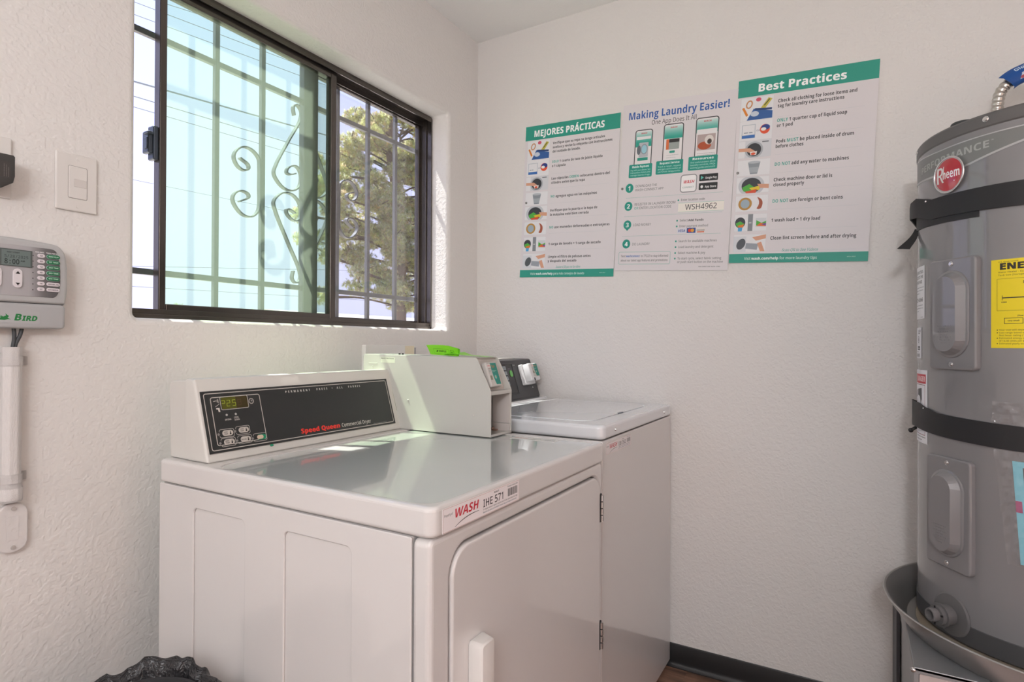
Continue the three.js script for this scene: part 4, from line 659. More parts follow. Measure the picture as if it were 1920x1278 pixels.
  // two element access panels
  for (const [az, y, text] of [[-52.3, 1.2125, 1], [-54.6, 0.767, 1]]) {
    const panel = part('access_panel', facing(extr(rrect(-0.0595, 0.0595, -0.124, 0.124, 0.01), 0.016, 0.004, 4), az, y, HR - 0.0085), grey, t);
    const st = extr(rrect(-0.043, 0.043, -0.095, 0.095, 0.043), 0.021, 0.0, 1, 20), p = st.attributes.position;
    for (let i = 0; i < p.count; i++) if (p.getZ(i) > 0.01) { const x = p.getX(i), yy = p.getY(i), cy = Math.max(-0.052, Math.min(0.052, yy)), k = 0.029 / 0.043; p.setX(i, x * k); p.setY(i, cy + (yy - cy) * k + Math.sign(cy) * 0.002); }
    st.computeVertexNormals();
    const round = extr(rrect(-0.0455, 0.0455, -0.0975, 0.0975, 0.0455), 0.006, 0.0028, 4, 20);
    part('panel_bulge', [facing(smooth(st, 0.35), az, y, HR + 0.0055), facing(smooth(round, 0.6), az, y, HR + 0.0048)], grey, panel);
    const emb = []; for (let i = 0; i < 7; i++) { const wd = [0.02, 0.013, 0.018, 0.01, 0.019, 0.016, 0.008][i]; for (let k = 0; k < 6; k++) emb.push(box(-wd + k * wd / 3, -wd + k * wd / 3 + wd * 0.27, 0.0012 - 0.0008, 0.0012 + 0.0014, 0, 0.0006).translate(0, -0.028 - i * 0.0062, 0)); }
    part('embossed_text', facing(join(emb), az, y, HR + 0.0055 + 0.021), grey, panel);
    for (const s of [-1, 1]) part('screw', screw(az, y + s * 0.112, HR + 0.0092, 0.005), chrome, panel);
  }
  // labels
  const wrapLabel = (name, a0, a1, y0, y1, tex, label, r = HR + 0.0007, mat) => part(name, cylPatch(r, a0, a1, y0, y1, 24), mat || printed(tex, 0.45), t, label);
  wrapLabel('energy_label', -35, 4, 1.1375, 1.3215, canvasTex(1000, 1040, (x, w, h) => {
    x.fillStyle = '#ead31c'; x.fillRect(0, 0, w, h);
    T(x, 'U.S. Government', 70, 38, 26, { c: '#4a3a10', w: 190 }); T(x, 'Federal law prohibits removal of this label before consumer purchase.', 500, 30, 18, { c: '#4a3a10', w: 440 });
    T(x, 'ENERGYGUIDE', 80, 118, 98, { b: 1, c: '#2b2720', w: 850, st: 6 });
    T(x, 'Water Heater - ELECTRIC', 70, 160, 25, { c: '#3a3010', w: 330 }); T(x, 'Tank Size (Storage Capacity): 37 gallons', 70, 194, 25, { c: '#3a3010', w: 520 });
    x.strokeStyle = '#5b4d12'; x.lineWidth = 3; x.strokeRect(60, 228, 880, 374); T(x, 'Estimated Yearly Energy Cost', 300, 292, 42, { b: 1, c: '#54460f', w: 500 }); T(x, '$446', 420, 400, 90, { b: 1, c: '#2b2720' });
    lin(x, [[110, 452], [880, 452]], '#2b2720', 12); lin(x, [[110, 424], [110, 480]], '#2b2720', 5); lin(x, [[880, 424], [880, 480]], '#2b2720', 5); T(x, '$380', 100, 512, 24, { b: 1, c: '#2b2720' }); T(x, 'Cost Range of Similar Models', 420, 532, 24, { c: '#54460f', w: 320 });
    T(x, 'First Hour Rating', 500, 636, 34, { b: 1, c: '#54460f', w: 300 }); T(x, '(How much hot water you get in the first hour of use)', 250, 672, 26, { b: 1, c: '#3a3010', w: 560 });
    x.strokeRect(130, 690, 170, 64); T(x, 'very small', 160, 728, 22, { b: 1, c: '#3a3010', w: 110 }); x.fillStyle = '#39404e'; x.fillRect(402, 690, 190, 70); T(x, 'low', 480, 722, 24, { b: 1, c: '#e8d95a' }); T(x, '45 Gallons', 430, 750, 22, { b: 1, c: '#e8d95a', w: 120 }); x.strokeRect(600, 690, 170, 64); T(x, 'First Hour Rating', 430, 785, 18, { c: '#54460f', w: 140 });
    ['Your cost will depend on your utility rates and use.', 'Cost range based only on models fueled by electricity with a low', 'first hour rating (18 to less than 51 gallons).', 'Estimated energy cost is based on a national average electricity cost', 'of 14.00 cents per kWh.', 'Estimated yearly energy use: 3186 kWh.'].forEach((l, i) => { const y = 836 + i * 32; if (![2, 4].includes(i)) ell(x, 62, y - 8, 6, 6, '#2b2720'); T(x, l, 78, y, 25, { c: '#3a3010', w: l.length * 12.2 }); });
    T(x, 'ftc.gov/energy', 520, 1032, 22, { c: '#3a3010', w: 170 });
  }), 'yellow EnergyGuide label');
  wrapLabel('return_label', -103, -75, 1.2075, 1.336, canvasTex(420, 430, (x, w, h) => { x.fillStyle = '#e9eaec'; x.fillRect(0, 0, w, h); T(x, 'DO NOT RETURN THIS', 20, 60, 36, { b: 1, c: '#45494d', w: 370 }); T(x, 'WATER HEATER TO THE', 20, 100, 36, { b: 1, c: '#45494d', w: 370 }); T(x, 'PLACE OF PURCHASE', 30, 140, 36, { b: 1, c: '#45494d', w: 340 }); fuzz(x, 20, 170, 370, 3, 24, '#7b8085', 5); T(x, '1-800-279-4566', 40, 290, 44, { b: 1, c: '#3a3d40', w: 345 }); fuzz(x, 20, 316, 360, 3, 24, '#7b8085', 5); fuzz(x, 330, 414, 60, 1, 1, '#7b8085', 5); }), 'white return notice label');
  wrapLabel('rating_label', -103, -79.3, 1.111, 1.1865, canvasTex(360, 270, (x, w, h) => { x.fillStyle = '#e4e5ea'; x.fillRect(0, 0, w, h); fuzz(x, 250, 20, 80, 3, 14, '#555', 7); x.strokeStyle = '#333'; x.lineWidth = 7; x.beginPath(); x.ellipse(270, 105, 16, 28, 0, 0, 7); x.stroke(); T(x, 'R', 260, 118, 32, { b: 1 }); rrFill(x, 232, 165, 86, 34, 3, '#3b3e44'); T(x, 'E Mark', 240, 190, 22, { c: '#ddd', b: 1, w: 70 }); fuzz(x, 190, 212, 120, 1, 1, '#666', 5); barcode(x, 170, 230, 140, 28); }), 'white certification label');
  wrapLabel('danger_label', -103, -71.6, 0.906, 1.083, canvasTex(330, 440, (x, w, h) => {
    x.fillStyle = '#e7e7ec'; x.fillRect(0, 0, w, h); x.fillStyle = '#c5303f'; x.fillRect(130, 26, 180, 56); T(x, '⚠DANGER'.slice(1), 160, 70, 44, { b: 1, c: '#f2dada', w: 140 }); x.fillStyle = '#c5303f'; x.fillRect(20, 26, 100, 56);
    fillP(x, [[170, 120], [250, 110], [254, 176], [236, 206], [214, 160], [170, 156]], '#3a3a3e'); fillP(x, [[120, 130], [150, 124], [150, 168], [120, 172]], '#55555a'); x.strokeStyle = '#9a6a70'; x.lineWidth = 4; x.beginPath(); x.moveTo(90, 250); x.quadraticCurveTo(200, 200, 310, 230); x.stroke(); fillP(x, [[196, 290], [220, 240], [244, 280], [266, 320], [236, 330]], '#c05050'); fillP(x, [[200, 290], [280, 320], [270, 350], [210, 330]], '#b83c3c'); x.strokeRect(8, 90, w - 40, 300); fuzz(x, 150, 402, 150, 2, 18, '#666', 5);
  }), 'white and red danger label');
  // drain valve
  const vaz = -54, vy = 0.54;
  const v = part('drain_valve', [
    facing(smooth(new THREE.LatheGeometry([[0, 0], [0.047, 0], [0.0475, 0.002], [0.044, 0.0045], [0.02, 0.006], [0, 0.006]].map((p) => new THREE.Vector2(...p)), 40).rotateX(Math.PI / 2), 0.5), vaz, vy, HR - 0.003),
    facing(cyl(0.0205, 0.0205, 0.012, 20).rotateX(Math.PI / 2), vaz, vy, HR + 0.008),
    facing(cyl(0.024, 0.024, 0.014, 6).rotateX(Math.PI / 2), vaz, vy, HR + 0.017),
    facing(cyl(0.0265, 0.0265, 0.004, 12).rotateX(Math.PI / 2), vaz, vy, HR + 0.026),
    facing(cyl(0.021, 0.021, 0.01, 20).rotateX(Math.PI / 2), vaz, vy, HR + 0.032),
  ], S(new THREE.Color(0.14, 0.135, 0.135), 0.5), t, 'grey plastic drain valve');
  part('valve_spout', facing(smooth(new THREE.LatheGeometry([[0.0095, 0], [0.0135, 0], [0.0145, 0.006], [0.0145, 0.012], [0.0135, 0.016], [0.0105, 0.016], [0.0095, 0.008], [0.0095, 0]].map((p) => new THREE.Vector2(...p)), 28).rotateX(Math.PI / 2), 0.5), vaz, vy + 0.002, HR + 0.036), S(new THREE.Color(0.17, 0.16, 0.16), 0.5), v);
  for (const a of [0.3, 1.7, 3.1, 4.6]) part('valve_slot', facing(box(0.014, 0.021, -0.002, 0.002, 0, 0.0012).rotateZ(a), vaz, vy, HR + 0.0365), black, v);
  part('port_ring', [new THREE.TorusGeometry(0.02, 0.004, 10, 30).rotateX(Math.PI / 2).translate(1.617, 1.649, 0.42), cyl(0.02, 0.02, 0.014, 24).translate(1.617, 1.643, 0.42)], S(new THREE.Color(0.05, 0.055, 0.055), 0.5), t, 'dark round port');
}
{ // corrugated steel water connector with a blue wrap
  const c = new THREE.CatmullRomCurve3([V(1.714, 1.636, 0.2), V(1.714, 1.70, 0.2), V(1.7145, 1.75, 0.2), V(1.722, 1.785, 0.198), V(1.742, 1.808, 0.194), V(1.775, 1.825, 0.186), V(1.83, 1.842, 0.17), V(1.92, 1.86, 0.12), V(1.99, 1.864, 0.05), V(2.01, 1.864, -0.002)]);
  const t = thing('water_connector', 'corrugated stainless steel water connector with blue wrap on the heater', 'pipe', [1.714, 1.636, 0.2]);
  const n = 420, m = 14, pos = [], idx = [], L = c.getLength(), fr = c.computeFrenetFrames(n, false);
  for (let i = 0; i <= n; i++) { const u = i / n, p = c.getPointAt(u), r = 0.0118 + 0.0017 * Math.pow(0.5 + 0.5 * Math.sin(u * L / 0.0115 * 6.283), 0.7); for (let k = 0; k < m; k++) { const a = (k / m) * 6.2832; const d = fr.normals[i].clone().multiplyScalar(Math.cos(a) * r).add(fr.binormals[i].clone().multiplyScalar(Math.sin(a) * r)); pos.push(p.x + d.x, p.y + d.y, p.z + d.z); } }
  for (let i = 0; i < n; i++) for (let k = 0; k < m; k++) { const a = i * m + k, b = i * m + ((k + 1) % m); idx.push(a, b, b + m, a, b + m, a + m); }
  const g = new THREE.BufferGeometry(); g.setAttribute('position', new THREE.Float32BufferAttribute(pos, 3)); g.setIndex(idx); g.computeVertexNormals();
  part('hose', g, S(new THREE.Color(0.6, 0.57, 0.53), 0.28, { metalness: 1 }), t);
  part('nut', [cyl(0.0135, 0.0135, 0.008, 6).translate(1.714, 1.6435, 0.2)], chrome, t);
  const tex = canvasTex(512, 128, (x, w, h) => { x.fillStyle = '#12509a'; x.fillRect(0, 0, w, h); T(x, 'Global Flow Made', 70, 34, 30, { b: 1, i: 1, c: '#cfe0ee', w: 330 }); T(x, 'EASTMAN', 150, 78, 46, { b: 1, i: 1, c: '#cfd8e0', w: 250 }); fillP(x, [[70, 90], [100, 54], [146, 52], [120, 92]], '#c9d3e0'); ell(x, 96, 80, 18, 10, '#b04a58'); T(x, 'Water Connector', 110, 114, 28, { b: 1, i: 1, c: '#8fc06a', w: 300 }); });
  // flat wrap folded round the hose
  const us = [0.315, 0.62], P2 = [], I2 = [], U2 = [];
  for (let i = 0; i <= 20; i++) {
    const u = us[0] + (us[1] - us[0]) * i / 20, p = c.getPointAt(u), tg = c.getTangentAt(u), up = V(0, 1, 0).addScaledVector(tg, -tg.y).normalize(), side = V().crossVectors ? new THREE.Vector3().crossVectors(tg, up) : up;
    if (side.z < 0) side.negate();
    for (const [h, d, v] of [[0.026, 0.0, 1], [0.017, 0.0115, 0.8], [0.0, 0.0155, 0.5], [-0.016, 0.011, 0.15], [-0.019, 0.0, 0]]) { const q = p.clone().addScaledVector(up, h).addScaledVector(side, d); P2.push(q.x, q.y, q.z); U2.push(i / 20, v); }
  }
  for (let i = 0; i < 20; i++) for (let j = 0; j < 4; j++) { const a = i * 5 + j, b = a + 5; I2.push(a, a + 1, b + 1, a, b + 1, b); }
  const w = new THREE.BufferGeometry(); w.setAttribute('position', new THREE.Float32BufferAttribute(P2, 3)); w.setAttribute('uv', new THREE.Float32BufferAttribute(U2, 2)); w.setIndex(I2); w.computeVertexNormals();
  part('wrap', w, printed(tex, 0.4, { side: THREE.DoubleSide }), t, 'blue printed plastic wrap');
}
{ // seismic straps
  const web = S(new THREE.Color(0.014, 0.014, 0.016), 0.55);
  const arcRibbon = (lo, hi, r, a0, a1, pre) => { const l = [...pre]; for (let a = a0; a <= a1; a += 3) { const p = onCyl(a, 0, r); l.push({ x: p.x, z: p.z, y0: lo(a), y1: hi(a) }); } const e = onCyl(a1, 0, r); l.push({ x: e.x + 0.05, z: 0.002, y0: lo(a1), y1: hi(a1) }); return l; };
  const up = thing('strap', 'upper black strap around the water heater, its tail hanging loose', 'strap', [HC.x, 1.43, HC.z]);
  const lo1 = (a) => 1.428 + 0.00022 * Math.max(0, -a - 23) + (a < -80 ? -0.0 : 0), hi1 = (a) => 1.4785 + 0.00012 * Math.max(0, -a - 20) + (a < -66 ? 0.0011 * (-66 - a) : 0);
  const pre1 = [{ x: 1.575, z: 0.003, y0: 1.44, y1: 1.468 }, { x: 1.552, z: 0.2, y0: 1.45, y1: 1.476 }, { x: 1.535, z: 0.262, y0: 1.459, y1: 1.484 }, { x: 1.5265, z: 0.292, y0: 1.463, y1: 1.492 }, { x: 1.5265, z: 0.318, y0: 1.460, y1: 1.499 }, { x: 1.5345, z: 0.362, y0: 1.454, y1: 1.501 }];
  part('band', ribbon(arcRibbon(lo1, hi1, HR + 0.0022, -66, 90, pre1), -0.0025), web, up);
  const lower = []; for (let a = -104; a <= -40; a += 4) { const p = onCyl(a, 0, HR + 0.0005); lower.push({ x: p.x, z: p.z, y0: 1.4375 - 0.0002 * (a + 104) + (a < -84 ? 0.0004 * (-84 - a) : 0) - 0.006, y1: 1.468 }); }
  part('under_band', ribbon(lower, -0.0018), web, up);
  const tail = []; for (let i = 0; i <= 10; i++) { const u = i / 10; tail.push([1.538 - 0.026 * u + 0.004 * Math.sin(u * 4), 1.438 - 0.05 * u, 0.3 + 0.02 * u, 0.004 + 0.0125 * u]); }
  { const pos = [], idx = []; tail.forEach(([x, y, z, w]) => { for (const [a, b] of [[-1, 1], [1, 1], [1, -1], [-1, -1]]) pos.push(x + a * w * 0.8, y - (a > 0 ? 0.004 : 0), z + b * 0.0012 + a * 0.004); }); for (let i = 0; i < 10; i++) for (let k = 0; k < 4; k++) { const a = i * 4 + k, b = i * 4 + ((k + 1) % 4); idx.push(a, b, b + 4, a, b + 4, a + 4); } idx.push(40, 41, 42, 40, 42, 43); const g = new THREE.BufferGeometry(); g.setAttribute('position', new THREE.Float32BufferAttribute(pos, 3)); g.setIndex(idx); g.computeVertexNormals(); part('tail', smooth(g, 0.7), web, up, 'loose strap end'); }
  const s1 = onCyl(-71, 1.485, HR + 0.0052); part('rivet', new THREE.SphereGeometry(0.003, 10, 8).translate(s1.x, s1.y, s1.z), chrome, up);
  const low = thing('strap', 'lower black strap around the water heater, above the lower access panel', 'strap', [HC.x, 0.93, HC.z]);
  const lo2 = (a) => 0.9275 + 0.00022 * Math.max(0, -a - 25), hi2 = (a) => 0.978 + 0.00022 * Math.max(0, -a - 23) + (a < -62 ? 0.0006 * (-62 - a) : 0);
  const pre2 = [{ x: 1.575, z: 0.003, y0: 0.945, y1: 0.985 }, { x: 1.548, z: 0.2, y0: 0.95, y1: 0.995 }, { x: 1.5335, z: 0.27, y0: 0.945, y1: 1.004 }, { x: 1.532, z: 0.3, y0: 0.942, y1: 1.004 }];
  part('band', ribbon(arcRibbon(lo2, hi2, HR + 0.0022, -80, 90, pre2), -0.0025), web, low);
  part('bolt', [between(V(1.541, 0.938, 0.3), V(1.527, 0.928, 0.3), 0.004), new THREE.SphereGeometry(0.006, 10, 8).translate(1.5265, 0.9275, 0.3)], black, low);
  const s2 = onCyl(-74, 0.992, HR + 0.005); part('rivet', new THREE.SphereGeometry(0.0018, 8, 6).translate(s2.x, s2.y, s2.z), chrome, low);
}
{ // document pouch held under the lower strap
  const t = thing('document_pouch', 'clear plastic document pouch held by the lower strap', 'pouch', [HC.x, 0.695, HC.z + HR]);
  const film = new THREE.MeshPhysicalMaterial({ color: new THREE.Color(0.93, 0.92, 0.92), roughness: 0.12, transmission: 0.94, thickness: 0, ior: 1.45, side: THREE.DoubleSide });
  const g = cylPatch(HR + 0.0075, -34, 2, (a) => 0.694 + 0.0004 * (a + 34), 1.0265, 40), p = g.attributes.position;
  const crumple = (g, s, amt) => { const p = g.attributes.position; for (let i = 0; i < p.count; i++) { const a = Math.atan2(p.getX(i) - HC.x, p.getZ(i) - HC.z), y = p.getY(i), q = vnoise(a * 60 + 90, y * 70, 9999, s) * 0.6 + vnoise(a * 20 + 50, y * 160, 9999, s + 1) * 0.4, r = (q - 0.5) * amt; p.setX(i, p.getX(i) + Math.sin(a) * r); p.setZ(i, p.getZ(i) + Math.cos(a) * r); } g.computeVertexNormals(); return g; };
  const fine = (lo, hi, a0, a1, r) => { const pos = [], idx = [], N = 46, M = 60; for (let i = 0; i <= N; i++) for (let j = 0; j <= M; j++) { const y = lo + (hi - lo) * j / M, sl = (y > 0.93 ? 0 : (0.93 - y) * 22), az = a0 + sl + (a1 - a0 - sl) * i / N, q = onCyl(az, y, r); pos.push(q.x, q.y, q.z); } for (let i = 0; i < N; i++) for (let j = 0; j < M; j++) { const a = i * (M + 1) + j, b = a + M + 1; idx.push(a, b, b + 1, a, b + 1, a + 1); } const g = new THREE.BufferGeometry(); g.setAttribute('position', new THREE.Float32BufferAttribute(pos, 3)); g.setIndex(idx); g.computeVertexNormals(); return g; };
  part('film', [crumple(fine(0.696, 0.9275, -33.4, 2, HR + 0.0075), 21, 0.009), crumple(fine(0.981, 1.0265, -34, 2, HR + 0.0085), 25, 0.016)], film, t);
  const bk = thing('booklet', 'pale blue manual inside the clear pouch on the heater', 'booklet', [HC.x, 0.7, HC.z + HR]);
  const tex = canvasTex(600, 700, (x, w, h) => { x.fillStyle = '#86cfe0'; x.fillRect(0, 0, w, h); x.fillStyle = '#5a5657'; x.fillRect(70, 40, 480, 190); fuzz(x, 150, 300, 380, 5, 40, '#4d98ad', 12); x.fillStyle = '#b2557e'; x.fillRect(0, 270, 46, 78); });
  const bg = cylPatch(HR + 0.0022, -27, 3, 0.6995, 0.907, 30);
  { const p = bg.attributes.position; for (let i = 0; i < p.count; i++) { const y = p.getY(i), a = Math.atan2(p.getX(i) - HC.x, p.getZ(i) - HC.z) + (0.907 - y) * 0.25, r = HR + 0.0022; p.setX(i, HC.x + Math.sin(a) * r); p.setZ(i, HC.z + Math.cos(a) * r); } bg.computeVertexNormals(); }
  part('cover', bg, printed(tex, 0.5), bk);
}
const PC = V(1.824, 0, 0.389);
{ // drain pan
  const t = thing('drain_pan', 'round aluminium drain pan under the water heater', 'pan', [PC.x, 0.478, PC.z]);
  const alu = S(new THREE.Color(0.45, 0.44, 0.43), 0.3, { metalness: 0.7 });
  const pr = [[0, 0.4855], [0.295, 0.4855], [0.309, 0.488], [0.352, 0.549], [0.3545, 0.5515], [0.358, 0.5525], [0.3605, 0.5505], [0.3595, 0.5475], [0.317, 0.482], [0.312, 0.4785], [0.0, 0.4785]];
  const shell = new THREE.LatheGeometry(pr.map((p) => new THREE.Vector2(...p)), 120).translate(PC.x, 0, PC.z), p = shell.attributes.position;
  for (let q = 0; q < p.count; q++) p.setZ(q, p.getZ(q) - 0.027 * Math.max(0, (0.5525 - p.getY(q)) / 0.074)); // slightly pushed back at the foot
  shell.computeVertexNormals();
  part('pan_shell', smooth(shell, 0.5), alu, t);
  part('dust', cyl(0.292, 0.292, 0.0008, 48).translate(PC.x, 0.4861, PC.z - 0.025), S(new THREE.Color(0.3, 0.25, 0.19), 0.9), t, 'brown dust');
}
{ // sheet metal stand
  const t = thing('heater_stand', 'grey galvanised sheet metal stand carrying the water heater', 'stand', [PC.x, 0, PC.z]);
  const zinc = S(new THREE.Color(0.36, 0.37, 0.38), 0.38, { metalness: 0.5 }), darkGrey = S(new THREE.Color(0.06, 0.062, 0.07), 0.5);
  part('top_plate', [box(1.509, 2.139, 0.4705, 0.4783, 0.006, 0.627, 0.0015), box(1.509, 1.5115, 0.42, 0.476, 0.006, 0.627), box(1.509, 2.139, 0.4665, 0.476, 0.6245, 0.627)], zinc, t);
  part('body', box(1.513, 2.135, 0.0, 0.471, 0.012, 0.62, 0.002), zinc, t);
  part('corner_post', box(1.511, 1.5175, 0.0, 0.47, 0.6, 0.6255, 0.001), zinc, t);
  part('panel', extr(rrect(1.5185, 2.13, 0.03, 0.4655, 0.004), 0.005, 0.0015, 2).translate(0, 0, 0.6185), S(new THREE.Color(0.52, 0.45, 0.43), 0.6), t, 'pale inset panel');
  part('bolt', new THREE.SphereGeometry(0.0055, 14, 10).translate(1.5085, 0.4715, 0.6255), chrome, t);
  part('bolt', cyl(0.006, 0.005, 0.003, 16).rotateX(Math.PI / 2).translate(1.565, 0.4525, 0.625), chrome, t);
  part('leg', box(PC.x - 0.322, PC.x - 0.3125, 0, 0.466, 0.012, 0.19, 0.002), darkGrey, t, 'dark grey back leg');
  part('leg', box(PC.x + 0.3125, PC.x + 0.322, 0, 0.466, 0.012, 0.19, 0.002), darkGrey, t, 'dark grey back leg');
}

// ------------------------------------------------------------------ things on the window wall
{ // blank switch plate
  const t = thing('wall_switch', 'white decorator switch plate left of the window', 'switch', [0, 1.473, 1.504]);
  part('plate', onX(extr(rrect(-1.5415, -1.466, 1.413, 1.5315, 0.003), 0.0062, 0.0028, 3), [0.0003, 0, 0]), plasticWhite, t);
  part('rocker', onX(extr(rrect(-1.519, -1.4855, 1.4395, 1.5055, 0.003), 0.003, 0.0012, 2), [0.0048, 0, 0]), plasticWhite, t);
  part('rocker_gap', onX(extr(rrect(-1.5198, -1.4847, 1.4387, 1.5063, 0.0034), 0.0004, 0), [0.0063, 0, 0]), S(new THREE.Color(0.3, 0.28, 0.27), 0.7), t);
  part('window_flap', onX(extr(rrect(-1.510, -1.4875, 1.4635, 1.4795, 0.001), 0.0008, 0.0003, 1), [0.0077, 0, 0]), S(new THREE.Color(0.66, 0.62, 0.59), 0.4), t);
  for (const y of [1.423, 1.5215]) part('screw', [cyl(0.0032, 0.003, 0.0014, 14).rotateZ(-Math.PI / 2).translate(0.0068, y, 1.502), box(0.0074, 0.0078, y - 0.0025, y + 0.0025, 1.5015, 1.5025)], plasticWhite, t);
}
{ // outlet with a plug-in transformer at the edge of the view
  const t = thing('wall_outlet', 'white outlet plate at the far left edge, above the controller', 'outlet', [0, 1.475, 1.65]);
  part('plate', onX(extr(rrect(-1.687, -1.6125, 1.415, 1.531, 0.003), 0.0062, 0.0028, 3), [0.0003, 0, 0]), plasticWhite, t);
  part('socket', onX(extr(rrect(-1.667, -1.633, 1.43, 1.516, 0.004), 0.002, 0.0008, 2), [0.0055, 0, 0]), plasticWhite, t);
  const a = thing('plug_adapter', 'dark grey plug-in power adapter in the outlet plate', 'adapter', [0.03, 1.455, 1.645]);
  part('body', smooth(onX(extr(poly([[-1.668, 1.425], [-1.642, 1.425], [-1.6245, 1.438], [-1.622, 1.45], [-1.622, 1.4865], [-1.6245, 1.489], [-1.668, 1.489]]), 0.042, 0.003, 3), [0.0078, 0, 0]), 0.5), S(new THREE.Color(0.055, 0.052, 0.05), 0.4), a);
  sheet('rating_text', 0.018, 0.03, 0.0003, canvasTex(96, 160, (x, w, h) => { x.fillStyle = '#433f3d'; x.fillRect(0, 0, w, h); x.save(); x.translate(60, 150); x.rotate(-Math.PI / 2); fuzz(x, 0, -20, 120, 3, 18, '#6d6966', 5); x.restore(); }), 0.5, (g) => onX(g, [0.0499, 1.46, 1.638]), a, undefined, black);
}
{ // irrigation controller
  const t = thing('sprinkler_controller', 'grey irrigation controller with green buttons on the window wall', 'controller', [0, 1.167, 1.635]);
  const shell = S(new THREE.Color(0.47, 0.47, 0.47), 0.45), zc = 1.636, hw = 0.1035;
  const head = new THREE.Shape(); head.moveTo(-hw + 0.004, 1.217); head.lineTo(hw - 0.003, 1.2165); head.lineTo(hw - 0.0, 1.232); head.quadraticCurveTo(hw + 0.003, 1.285, hw - 0.002, 1.312); head.quadraticCurveTo(hw - 0.006, 1.332, hw - 0.026, 1.3345); head.quadraticCurveTo(0, 1.342, -hw + 0.026, 1.3345); head.quadraticCurveTo(-hw + 0.006, 1.332, -hw + 0.002, 1.312); head.quadraticCurveTo(-hw - 0.003, 1.285, -hw, 1.232); head.closePath();
  const B = (g, x) => onX(g, [x, 0, zc]);
  part('head', smooth(B(extr(head, 0.038, 0.006, 4), 0.0005), 0.5), shell, t);
  part('cover', smooth(B(extr(rrect(-hw + 0.002, hw - 0.002, 1.167, 1.2157, 0.008), 0.036, 0.005, 4), 0.0005), 0.5), S(new THREE.Color(0.44, 0.44, 0.445), 0.45), t);
  part('seam', B(box(-hw + 0.003, hw - 0.003, 1.2155, 1.217, 0, 0.03), 0), black, t);
  // face
  const face = new THREE.Shape(); const fx = hw - 0.0125; face.moveTo(-fx + 0.006, 1.229); face.lineTo(fx - 0.012, 1.2285); face.quadraticCurveTo(fx - 0.001, 1.231, fx, 1.262); face.quadraticCurveTo(fx + 0.0005, 1.30, fx - 0.006, 1.3165); face.quadraticCurveTo(fx - 0.008, 1.3235, fx - 0.018, 1.324); face.lineTo(-fx + 0.018, 1.324); face.quadraticCurveTo(-fx, 1.32, -fx, 1.28); face.closePath();
  const fg = extr(face, 0.002, 0.0006, 2); { const p = fg.attributes.position, uv = fg.attributes.uv; for (let i = 0; i < p.count; i++) uv.setXY(i, (p.getX(i) + fx) / (2 * fx), (p.getY(i) - 1.2285) / 0.0955); }
  const days = ['SUN', 'MON', 'TUE', 'WED', 'THU', 'FRI', 'SAT'], times = ['RAIN DELAY', '1ST TIME', '2ND TIME', '3RD TIME', '4TH TIME', 'SEASONAL ADJ', 'AUTO MANUAL'];
  const tex = canvasTex(1024, 540, (x, w, h) => { const gr = x.createLinearGradient(0, 0, w, 0); gr.addColorStop(0, '#b9b6b8'); gr.addColorStop(0.72, '#aaa7a9'); gr.addColorStop(0.86, '#6d6b6c'); gr.addColorStop(1, '#565455'); x.fillStyle = gr; x.fillRect(0, 0, w, h); T(x, 'RUN DAYS', 790, 56, 17, { b: 1, c: '#eee', w: 80 }); T(x, 'TIMES PER DAY', 886, 56, 17, { b: 1, c: '#eee', w: 120 }); for (let i = 0; i < 7; i++) ell(x, 770, 92 + i * 62, 6, 6, '#3a383a'); });
  part('face_panel', B(fg, 0.0375), printed(tex, 0.4), t);
  part('screen', sheetGeo(0.125, 0.032, 0.0015, (g) => onX(g, [0.0403, 1.2995, zc + 0.0185])), boxFaces(black, printed(canvasTex(640, 164, (x, w, h) => { x.fillStyle = '#59605e'; x.fillRect(0, 0, w, h); x.fillStyle = '#6d7a78'; x.fillRect(400, 10, 226, 146); T(x, 'NEXT START', 440, 38, 20, { b: 1, c: '#2d3331', w: 100 }); T(x, '5/28/2025', 420, 84, 38, { f: 'monospace', c: '#2d3331', w: 190 }); T(x, '8:00', 420, 142, 64, { f: 'monospace', b: 1, c: '#262b29', w: 120 }); T(x, 'AM', 548, 116, 22, { b: 1, c: '#262b29' }); T(x, '8:43', 180, 130, 78, { f: 'monospace', b: 1, c: '#2d3331', w: 170 }); T(x, 'AM', 356, 112, 22, { b: 1, c: '#2d3331' }); }), 0.25)), t, 'grey lcd screen');
  const cap = (w, h, d) => extr(rrect(-w / 2, w / 2, -h / 2, h / 2, Math.min(w, h) / 2), d, 0.0006, 2);
  const white = S(new THREE.Color(0.72, 0.68, 0.70), 0.45), green = S(new THREE.Color(0.012, 0.21, 0.11), 0.4), lime = S(new THREE.Color(0.3, 0.55, 0.45), 0.45);
  const small = (s, bg, fc) => canvasTex(128, 48, (x, w, h) => { x.fillStyle = bg; x.fillRect(0, 0, w, h); T(x, s, 64, 33, 26, { b: 1, c: fc, a: 'c', w: Math.min(100, s.length * 16) }); });
  const uvFit = (g, w, h) => { const p = g.attributes.position, uv = g.attributes.uv; for (let i = 0; i < p.count; i++) uv.setXY(i, p.getX(i) / w + 0.5, p.getY(i) / h + 0.5); return g; };
